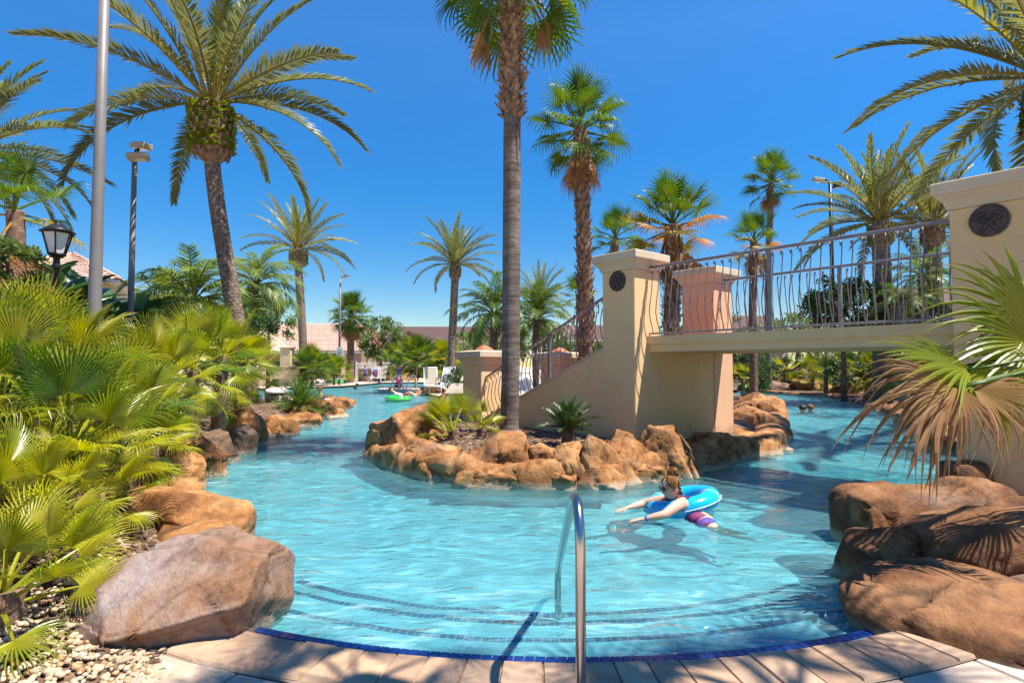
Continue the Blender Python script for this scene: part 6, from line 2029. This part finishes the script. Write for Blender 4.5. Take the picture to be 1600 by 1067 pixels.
# ================================================================== PEOPLE
def skinmat(name, c, c2):
    m, t, out = newmat(name)
    geo = nd(t, 'ShaderNodeNewGeometry'); n = noise_tex(t, 14, 4, .6, geo.outputs['Position'])
    r = ramp(t, [(.35, c2), (.65, c)], n.outputs['Fac'])
    p = nd(t, 'ShaderNodeBsdfPrincipled'); p.inputs['Roughness'].default_value = .45; p.inputs['Specular IOR Level'].default_value = .4
    p.inputs['Subsurface Weight'].default_value = .08; p.inputs['Subsurface Radius'].default_value = (.02, .008, .004)
    t.links.new(r.outputs[0], p.inputs['Base Color']); t.links.new(p.outputs[0], out.inputs[0])
    return m
M['skin'] = skinmat('skin_light', (.66, .38, .27), (.58, .31, .215))
M['skintan'] = skinmat('skin_tan', (.46, .26, .17), (.40, .22, .145))
M['hairblond'] = pmat('hair_blond', (.19, .085, .03), (.07, .028, .009), 40, .6, 0, .2, 120, .12, c3=(.34, .17, .065))
M['hairdark'] = pmat('hair_dark', (.035, .022, .016), (.02, .013, .01), 30, .45, 0, .5, 90)
M['tubeblue'] = pmat('vinyl_cyan', (.01, .40, .72), (.01, .36, .68), 2, .16, 0, .05, 20, spec=.6)
M['tubegreen'] = pmat('vinyl_green', (.03, .50, .06), (.03, .44, .05), 2, .2, 0, .05, 20, spec=.6)
M['vinylwhite'] = pmat('vinyl_white', (.75, .80, .82), (.68, .74, .78), 4, .3)
M['navy'] = pmat('cloth_navy', (.03, .04, .16), (.02, .03, .11), 8, .8)
M['bluecloth'] = pmat('cloth_blue', (.04, .09, .35), (.03, .07, .27), 8, .8)
M['pinkcloth'] = pmat('cloth_pink', (.55, .06, .20), (.42, .04, .15), 8, .8)
M['purple'] = pmat('cloth_wine', (.20, .03, .12), (.13, .02, .08), 8, .7)
M['printcloth'] = pmat('cloth_navy_pink_print', (.05, .06, .30), (.14, .02, .09), 9, .7, c3=(.55, .05, .16), detail=1)
M['sunglass'] = pmat('sunglasses', (.05, .022, .02), (.03, .015, .014), 8, .15)
M['wristblue'] = pmat('wristband_blue', (.06, .16, .55), (.05, .12, .45), 8, .5)

def skin_mesh(name, V, Ed, R, mat, parent, sub=2, sm=0.0):
    """body grown from joints V, bones Ed and a radius per joint"""
    me = bpy.data.meshes.new(name)
    me.from_pydata([tuple(v) for v in V], Ed, [])
    tmp = bpy.data.objects.new(name, me); COL.objects.link(tmp)
    sk = tmp.modifiers.new('skin', 'SKIN'); sk.use_smooth_shade = True; sk.branch_smoothing = .6
    sv = me.skin_vertices[0].data
    for i, r in enumerate(R):
        sv[i].radius = r if hasattr(r, '__len__') else (r, r)
        sv[i].use_root = (i == 0)
    ss = tmp.modifiers.new('sub', 'SUBSURF'); ss.levels = sub; ss.render_levels = sub
    bpy.context.view_layer.update()
    dg = bpy.context.evaluated_depsgraph_get()
    m2 = bpy.data.meshes.new_from_object(tmp.evaluated_get(dg))
    bpy.data.objects.remove(tmp); bpy.data.meshes.remove(me)
    m2.name = name
    m2.polygons.foreach_set('use_smooth', [True] * len(m2.polygons))
    m2.materials.clear()
    return link(name, m2, mat, parent)

class Sk:
    def __init__(s): s.V = []; s.E = []; s.R = []
    def add(s, p, r, par=None):
        s.V.append(Vector(p)); s.R.append(r)
        if par is not None: s.E.append((par, len(s.V) - 1))
        return len(s.V) - 1
    def chain(s, pts, par):
        for p, r in pts: par = s.add(p, r, par)
        return par

def hand(sk, wrist, idx, d, side, up, k=1.0):
    """palm and five bent fingers; d points along the fingers, side to the thumb"""
    d = d.normalized(); side = (side - d * side.dot(d)).normalized(); up = up.normalized()
    palm = sk.add(wrist + d * .045 * k, (.026 * k, .017 * k), idx)
    p2 = sk.add(wrist + d * .085 * k, (.030 * k, .014 * k), palm)
    for j, (o, l) in enumerate(((.026, .062), (.009, .070), (-.009, .066), (-.026, .052))):
        b = sk.add(wrist + d * .098 * k + side * o * k, .0085 * k, p2)
        m_ = sk.add(wrist + d * (.098 + l * .5) * k + side * o * 1.15 * k - up * .004 * k, .0078 * k, b)
        sk.add(wrist + d * (.098 + l) * k + side * o * 1.2 * k - up * .02 * k, .0062 * k, m_)
    t1 = sk.add(wrist + d * .045 * k + side * .034 * k, .0105 * k, palm)
    t2 = sk.add(wrist + d * .075 * k + side * .052 * k - up * .006 * k, .0092 * k, t1)
    sk.add(wrist + d * .098 * k + side * .058 * k - up * .012 * k, .007 * k, t2)

def head_mesh(name, c, fwd, up, mat, parent, k=1.0):
    """a head with brow, eye hollows, nose, lips, chin and ears, as one surface"""
    fwd = fwd.normalized(); up = (up - fwd * up.dot(fwd)).normalized(); lf = up.cross(fwd)
    bm = bmesh.new(); bmesh.ops.create_uvsphere(bm, u_segments=36, v_segments=28, radius=1)
    def g(x, y, z, s): return math.exp(-(x * x + y * y + z * z) / (s * s))
    for v in bm.verts:
        x, y, z = v.co   # x left, y forward, z up
        X = x * .074; Yy = y * .096; Z = z * .115
        if z < 0:
            X *= 1 - .34 * (-z) ** 1.5; Yy *= 1 - .20 * (-z) ** 1.5
        if y > 0:
            X *= 1.0; Yy = Yy * .93
        f = max(0, y)
        Yy += .024 * g(x / .16, (z + .18) / .26, 0, 1) * f          # nose
        Yy += .006 * g(x / .45, (z - .22) / .12, 0, 1) * f          # brow
        for sx in (-1, 1): Yy -= .010 * g((x - sx * .36) / .17, (z - .04) / .12, 0, 1) * f
        Yy += .008 * g(x / .28, (z + .50) / .07, 0, 1) * f + .007 * g(x / .26, (z + .62) / .07, 0, 1) * f - .004 * g(x / .3, (z + .56) / .03, 0, 1) * f
        Yy += .012 * g(x / .3, (z + .88) / .18, 0, 1) * f           # chin
        for sx in (-1, 1): X += sx * .016 * g((x - sx) / .16, (y + .05) / .22, (z + .06) / .25, 1)
        v.co = c + (lf * X + fwd * Yy + up * Z) * k
    me = bpy.data.meshes.new(name); bm.to_mesh(me); bm.free()
    me.polygons.foreach_set('use_smooth', [True] * len(me.polygons))
    return me

def woman():
    wc = gp(1066, 806, 0.0)
    root = empty('person', (wc.x, wc.y, 0), 'woman with blond bun and sunglasses floating in a blue tube with arms stretched ahead', 'person')
    o = lambda px, py, Y: at(px, py, Y) - root.location
    g = lambda px, py, z: gp(px, py, z) - root.location
    hd = o(1047, 762, 6.68)
    neck = o(1056, 779, 6.70)
    shn = o(1066, 785, 6.50); shf = o(1042, 780, 6.85)     # near and far shoulder
    chest = o(1069, 791, 6.70); mid = o(1086, 808, 6.56); hip = o(1100, 820, 6.40)
    sk = Sk()
    p = sk.add(hip, (.14, .11)); w1 = sk.add(mid, (.125, .095), p); c = sk.add(chest, (.14, .115), w1)
    n = sk.add(neck, .058, c); 
    h0 = sk.add(neck + (hd - neck) * .45, .052, n)
    sk.add(hd + Vector((.02, 0, .0)), .07, h0)
    elb_n = o(1038, 804, 6.33); wr_n = g(1006, 811, .05)
    elb_f = o(1006, 786, 6.95); wr_f = g(981, 793, .055)
    for sh, el, wr, side, tip in ((shn, elb_n, wr_n, Vector((0, 1, 0)), g(986, 813, .03)), (shf, elb_f, wr_f, Vector((0, -1, 0)), g(963, 798, .03))):
        s_ = sk.add(sh, .068, c)
        a = sk.add(sh.lerp(el, .5), .062, s_); e2 = sk.add(el, .050, a); f_ = sk.add(el.lerp(wr, .45), .045, e2); w_ = sk.add(wr, .024, f_)
        hand(sk, wr, w_, tip - wr, side, Vector((0, 0, 1)), 1.0)
    for dy in (-.10, .10):
        th = hip + Vector((.05, dy - .04, -.03))
        t1 = sk.add(th, .10, p); k_ = sk.add(hip + Vector((.15, dy * 1.1 - .16, -.13)), .058, t1); an = sk.add(hip + Vector((.27, dy * 1.0 - .34, -.10)), .038, k_)
        sk.add(hip + Vector((.34, dy - .43, -.06)), (.035, .028), an)
    body = skin_mesh('body', sk.V, sk.E, sk.R, M['skin'], root)
    body.cycles.is_caustics_receiver = True
    # face joined to the same mesh
    fw = Vector((-.93, -.30, -.10)); up = Vector((-.12, 0, 1))
    hm = head_mesh('head', hd, fw, up, None, None, 1.12)
    bm = bmesh.new(); bm.from_mesh(body.data); bm.from_mesh(hm); bm.to_mesh(body.data); bm.free(); bpy.data.meshes.remove(hm)
    body.data.polygons.foreach_set('use_smooth', [True] * len(body.data.polygons))
    fw.normalize(); up = (up - fw * up.dot(fw)).normalized(); lf = up.cross(fw)
    # hair: cap of locks swept back into a curly bun
    rng = random.Random(9); hb = MB()
    bun = hd + up * .145 - fw * .055
    for k in range(150):
        g_ = rng.uniform(0, 2 * pi); z = rng.uniform(-.25, .95)
        q = sqrt(max(0, 1 - z * z)); X, Yv = q * cos(g_), q * sin(g_)
        if Yv > .62 and z < .62: continue
        if Yv > .2 and z < .2: continue
        s0 = hd + (lf * X * .084 + fw * Yv * .104 + up * z * .122) * 1.12
        m_ = (s0 + bun) * .5; d = (m_ - hd).normalized(); m_ = hd + d * max((m_ - hd).length, .135)
        m_ += Vector((rng.uniform(-.008, .008), rng.uniform(-.008, .008), rng.uniform(-.004, .01)))
        hb.tube(spline([s0, m_, bun], 6), [.006, .011, .013, .013, .011, .009, .006], 5)
    for k in range(46):
        a = Vector((rng.gauss(0, 1), rng.gauss(0, 1), rng.gauss(0, 1))).normalized(); b = a.cross(Vector((rng.gauss(0, 1), rng.gauss(0, 1), rng.gauss(0, 1)))).normalized()
        rr = rng.uniform(.035, .066); cc = bun + Vector((0, 0, .02))
        hb.tube([cc + (a * cos(t) + b * sin(t)) * rr for t in (0, .5, 1, 1.5, 2.0, 2.5)], [.004, .009, .011, .011, .009, .004], 5)
    for k in range(26):
        s0 = hd - fw * .07 + lf * rng.uniform(-.08, .08) - up * rng.uniform(-.02, .06)
        hb.tube([s0, s0 - fw * .03 - up * .03, s0 - fw * .02 - up * rng.uniform(.05, .10) + lf * rng.uniform(-.02, .02)], [.008, .008, .003], 5)
    hb.build('hair', M['hairblond'], root)
    # sunglasses
    gm = MB()
    for sx in (-1, 1):
        cc = hd + fw * .108 + lf * sx * .038 + up * .008
        gm.lathe([(.003, .004), (.026, .003), (.030, .0), (.028, -.004), (.003, -.005)], 14, Matrix.Translation(cc) @ (fw + lf * sx * .35).to_track_quat('Z', 'Y').to_matrix().to_4x4())
        gm.tube([cc + lf * sx * .028 + up * .008, hd + lf * sx * .088 + fw * .04 + up * .012, hd + lf * sx * .09 - fw * .005 + up * .008], .004, 5)
    gm.tube([hd + fw * .118 - lf * .015 + up * .012, hd + fw * .122 + up * .014, hd + fw * .118 + lf * .015 + up * .012], .004, 5)
    gm.build('sunglasses', M['sunglass'], root)
    # swimsuit: bodice over the chest, straps, wet shorts
    sk2 = Sk(); a = sk2.add(chest + Vector((.03, 0, -.01)), (.145, .121)); b = sk2.add(mid, (.131, .101), a); c2 = sk2.add(mid.lerp(hip, .5), (.134, .103), b); sk2.add(hip + Vector((-.02, 0, 0)), (.142, .112), c2)
    skin_mesh('swimsuit', sk2.V, sk2.E, sk2.R, M['purple'], root)
    mb = MB()
    for sh in (shn, shf):
        q = chest.lerp(sh, .62)
        mb.tube(spline([chest + (sh - chest) * .5 + Vector((-.10, 0, -.02)), q + Vector((-.03, 0, .085)), q + Vector((.06, 0, .07)), chest + (sh - chest) * .4 + Vector((.10, 0, .02))], 10), .010, 6)
    mb.build('strap', M['purple'], root)
    dirh = (hip - mid).normalized()
    sk3 = Sk(); a = sk3.add(hip - dirh * .03, (.148, .116)); b = sk3.add(hip + dirh * .05, (.146, .112), a); sk3.add(hip + dirh * .12, (.13, .09), b)
    skin_mesh('shorts', sk3.V, sk3.E, sk3.R, M['printcloth'], root)
    mb = MB(); ax = (wr_n - elb_n).normalized(); q = wr_n - ax * .03
    mb.tube([q - ax * .012, q + ax * .012], .030, 14); mb.build('wristband', M['wristblue'], root)
    return root
woman()

def swim_ring(px, py, label, mat, R, r, tilt=(0, 0), name='swim_ring', seam=True, zoff=.05, stripe=None):
    c = gp(px, py, 0)
    e = empty(name, (c.x, c.y, 0), label, 'swim ring')
    Mr = Matrix.Translation((0, 0, zoff)) @ Matrix.Rotation(rad(tilt[0]), 4, 'X') @ Matrix.Rotation(rad(tilt[1]), 4, 'Y')
    mb = MB(); nu, nv = 64, 20
    for i in range(nu):
        a = 2 * pi * i / nu
        for j in range(nv):
            b = 2 * pi * j / nv
            rr = r * (1 + .012 * sin(a * 22) * max(0, -cos(b)))      # creases by the inner seam
            mb.vert(Mr @ Vector(((R + rr * cos(b)) * cos(a), (R + rr * cos(b)) * sin(a), rr * .92 * sin(b))))
    for i in range(nu):
        for j in range(nv):
            i2, j2 = (i + 1) % nu, (j + 1) % nv
            mb.face((i * nv + j, i2 * nv + j, i2 * nv + j2, i * nv + j2))
    mb.build('tube', M[mat], e)
    if seam:
        mb = MB()
        P = [Mr @ Vector(((R + r + .004) * cos(t), (R + r + .004) * sin(t), -.01)) for t in [2 * pi * k / 64 for k in range(65)]]
        mb.tube(P, .005, 5, False); mb.build('seam', M['vinylwhite'], e)
        for a in (-.62, 2.2):
            mb = MB()
            P = [Mr @ Vector(((R + (r + .001) * cos(b)) * cos(a + .05 * sin(b)), (R + (r + .001) * cos(b)) * sin(a + .05 * sin(b)), (r * .92 + .001) * sin(b))) for b in [lerp(-.6, 2.6, k / 14) for k in range(15)]]
            mb.tube(P, .006, 5); mb.build('welded_stripe', M['vinylwhite'], e)
    return e
swim_ring(1065, 797, 'bright blue inflatable swim ring around the floating woman', 'tubeblue', .335, .115, (-3, -13), zoff=.10)
swim_ring(622, 626, 'bright green swim ring carrying a lying person', 'tubegreen', .48, .17, (0, 0), zoff=.10)
swim_ring(526, 601, 'green swim ring lying on the far deck edge', 'tubegreen', .75, .2, (0, 0), zoff=.3)

def figure(px, Y, zfoot, J, label, cloth=None, hair='hairdark', skin='skin', k=1.0, face=None, shorts=None, group=None, hairr=.105):
    """small figure from named joints (x right, y away, z up from its foot point)"""
    c = at(px, 600, Y)
    e = empty('person', (c.x, Y, zfoot), label, 'person', group)
    J = {n: Vector(v) * k for n, v in J.items()}
    sk = Sk()
    p = sk.add(J['hip'], .13 * k); w_ = sk.add((J['hip'] + J['chest']) * .5, .12 * k, p); c_ = sk.add(J['chest'], (.16 * k, .12 * k), w_)
    n_ = sk.add(J['neck'], .055 * k, c_); h0 = sk.add(J['neck'].lerp(J['head'], .5), .07 * k, n_); h1 = sk.add(J['head'], .095 * k, h0)
    sk.add(J['head'] + (J['head'] - J['neck']).normalized() * .07 * k, .07 * k, h1)
    for s in 'lr':
        sh = J.get('sh' + s, J['chest'] + Vector(((-.17 if s == 'l' else .17) * k, 0, .06 * k)))
        a = sk.add(sh, .055 * k, c_); b = sk.add(J['el' + s], .04 * k, a); d = sk.add(J['ha' + s], .028 * k, b)
        dv = (J['ha' + s] - J['el' + s]).normalized()
        hand(sk, J['ha' + s], d, dv, Vector((0, -1, .2)), Vector((0, 0, 1)), k)
        if 'kn' + s in J:
            t = sk.add(J['hip'] + Vector(((-.09 if s == 'l' else .09) * k, 0, -.03 * k)), .09 * k, p)
            kn = sk.add(J['kn' + s], .06 * k, t); an = sk.add(J['an' + s], .04 * k, kn); sk.add(J['an' + s] + Vector((0, -.15, -.03)) * k, .035 * k, an)
    skin_mesh('body', sk.V, sk.E, sk.R, M[skin], e, 1)
    hb = MB(); up = (J['head'] - J['neck']).normalized()
    hc = J['head'] + up * .03 * k + Vector((0, .02 * k, 0))
    hb.lathe([(.098 * k, -.02 * k), (hairr * k, .03 * k), (.085 * k, .085 * k), (.03 * k, .115 * k)], 12, Matrix.Translation(hc) @ up.to_track_quat('Z', 'Y').to_matrix().to_4x4())
    hb.build('hair', M[hair], e)
    if cloth:
        s2 = Sk(); a = s2.add(J['hip'] + Vector((0, 0, .02 * k)), .142 * k); b = s2.add((J['hip'] + J['chest']) * .5, .135 * k, a); d = s2.add(J['chest'], (.175 * k, .135 * k), b)
        for s in 'lr':
            sh = J.get('sh' + s, J['chest'] + Vector(((-.17 if s == 'l' else .17) * k, 0, .06 * k))); q = s2.add(sh, .068 * k, d); s2.add(sh.lerp(J['el' + s], .6), .058 * k, q)
        skin_mesh('shirt', s2.V, s2.E, s2.R, M[cloth], e, 1)
    if shorts and 'knl' in J:
        s2 = Sk(); a = s2.add(J['hip'], .142 * k)
        for s in 'lr':
            t = s2.add(J['hip'] + Vector(((-.09 if s == 'l' else .09) * k, 0, -.04 * k)), .105 * k, a); s2.add((J['hip'] + Vector(((-.09 if s == 'l' else .09) * k, 0, 0))).lerp(J['kn' + s], .75), .09 * k, t)
        skin_mesh('shorts', s2.V, s2.E, s2.R, M[shorts], e, 1)
    return e
STAND = dict(hip=(0, 0, .92), chest=(0, 0, 1.3), neck=(0, 0, 1.47), head=(0, -.01, 1.60), ell=(-.27, 0, 1.12), hal=(-.25, -.1, .9), elr=(.27, 0, 1.12), har=(.24, -.12, .92),
             knl=(-.11, -.02, .5), anl=(-.12, 0, .08), knr=(.11, -.02, .5), anr=(.13, .02, .08))
SIT = dict(hip=(0, 0, .12), chest=(0, .02, .48), neck=(0, 0, .64), head=(0, -.03, .77), ell=(-.24, -.08, .32), hal=(-.16, -.3, .25), elr=(.24, -.08, .32), har=(.16, -.3, .25),
           knl=(-.12, -.42, .16), anl=(-.12, -.52, -.25), knr=(.12, -.42, .16), anr=(.12, -.52, -.25))
SWIM = dict(hip=(.1, .1, -.75), chest=(0.02, .04, -.22), neck=(0, 0, -.03), head=(0, -.02, .10), ell=(-.3, -.1, -.2), hal=(-.45, -.3, -.08), elr=(.3, -.1, -.2), har=(.45, -.3, -.08))
LIE = dict(hip=(.18, 0, .02), chest=(-.18, 0, .16), neck=(-.34, 0, .27), head=(-.46, -.02, .36), ell=(-.2, -.3, .16), hal=(.05, -.42, .12), elr=(-.25, .3, .18), har=(0, .42, .14),
           knl=(.52, -.12, .26), anl=(.82, -.14, .06), knr=(.55, .12, .22), anr=(.88, .14, .06), shl=(-.2, -.17, .18), shr=(-.2, .17, .18))
figure(1253, gp(1253, 645).y, 0, SWIM, 'dark haired swimmer left of the pair beyond the bridge', None, 'hairdark', 'skin', 1.25)
figure(1265, gp(1265, 645).y + .4, 0, SWIM, 'brown haired swimmer right of the pair beyond the bridge', None, 'hairblond', 'skin', 1.2)
figure(625, gp(622, 626).y, .18, LIE, 'person lying back in the green swim ring', 'vinylwhite', 'hairdark', 'skin', .95, shorts='pinkcloth')
figure(558, 46.5, 0, SWIM, 'swimmer with head above water beyond the left rocks', None, 'hairdark', 'skintan', 1.4)
figure(555, 43, 0, dict(SWIM, head=(0, -.02, .06)), 'dark haired swimmer low in the water nearest the far deck', None, 'hairdark', 'skintan', 1.3)
figure(593, 52, 0, SWIM, 'lone swimmer in front of the yellow wall', None, 'hairdark', 'skin', 1.35)
figure(624, 41, .17, STAND, 'person in a blue shirt standing behind the white handrails', 'bluecloth', 'hairdark', 'skintan', 1.0, shorts='navy')
figure(622, 39.5, .3, SIT, 'person in pink sitting on the deck point between handrails', 'pinkcloth', 'hairdark', 'skintan', 1.1, shorts='navy')
figure(570, 57, .13, dict(STAND), 'child in a blue top standing at the far pool edge', 'bluecloth', 'hairdark', 'skintan', .95, shorts='navy')
figure(579, 57.3, .13, SIT, 'child sitting at the far pool edge', 'vinylwhite', 'hairdark', 'skintan', 1.1, shorts='bluecloth')
figure(500, 21.5, .1, dict(SIT), 'person in navy sitting behind the left bank rocks', 'navy', 'hairblond', 'skin', .95, shorts='bluecloth')
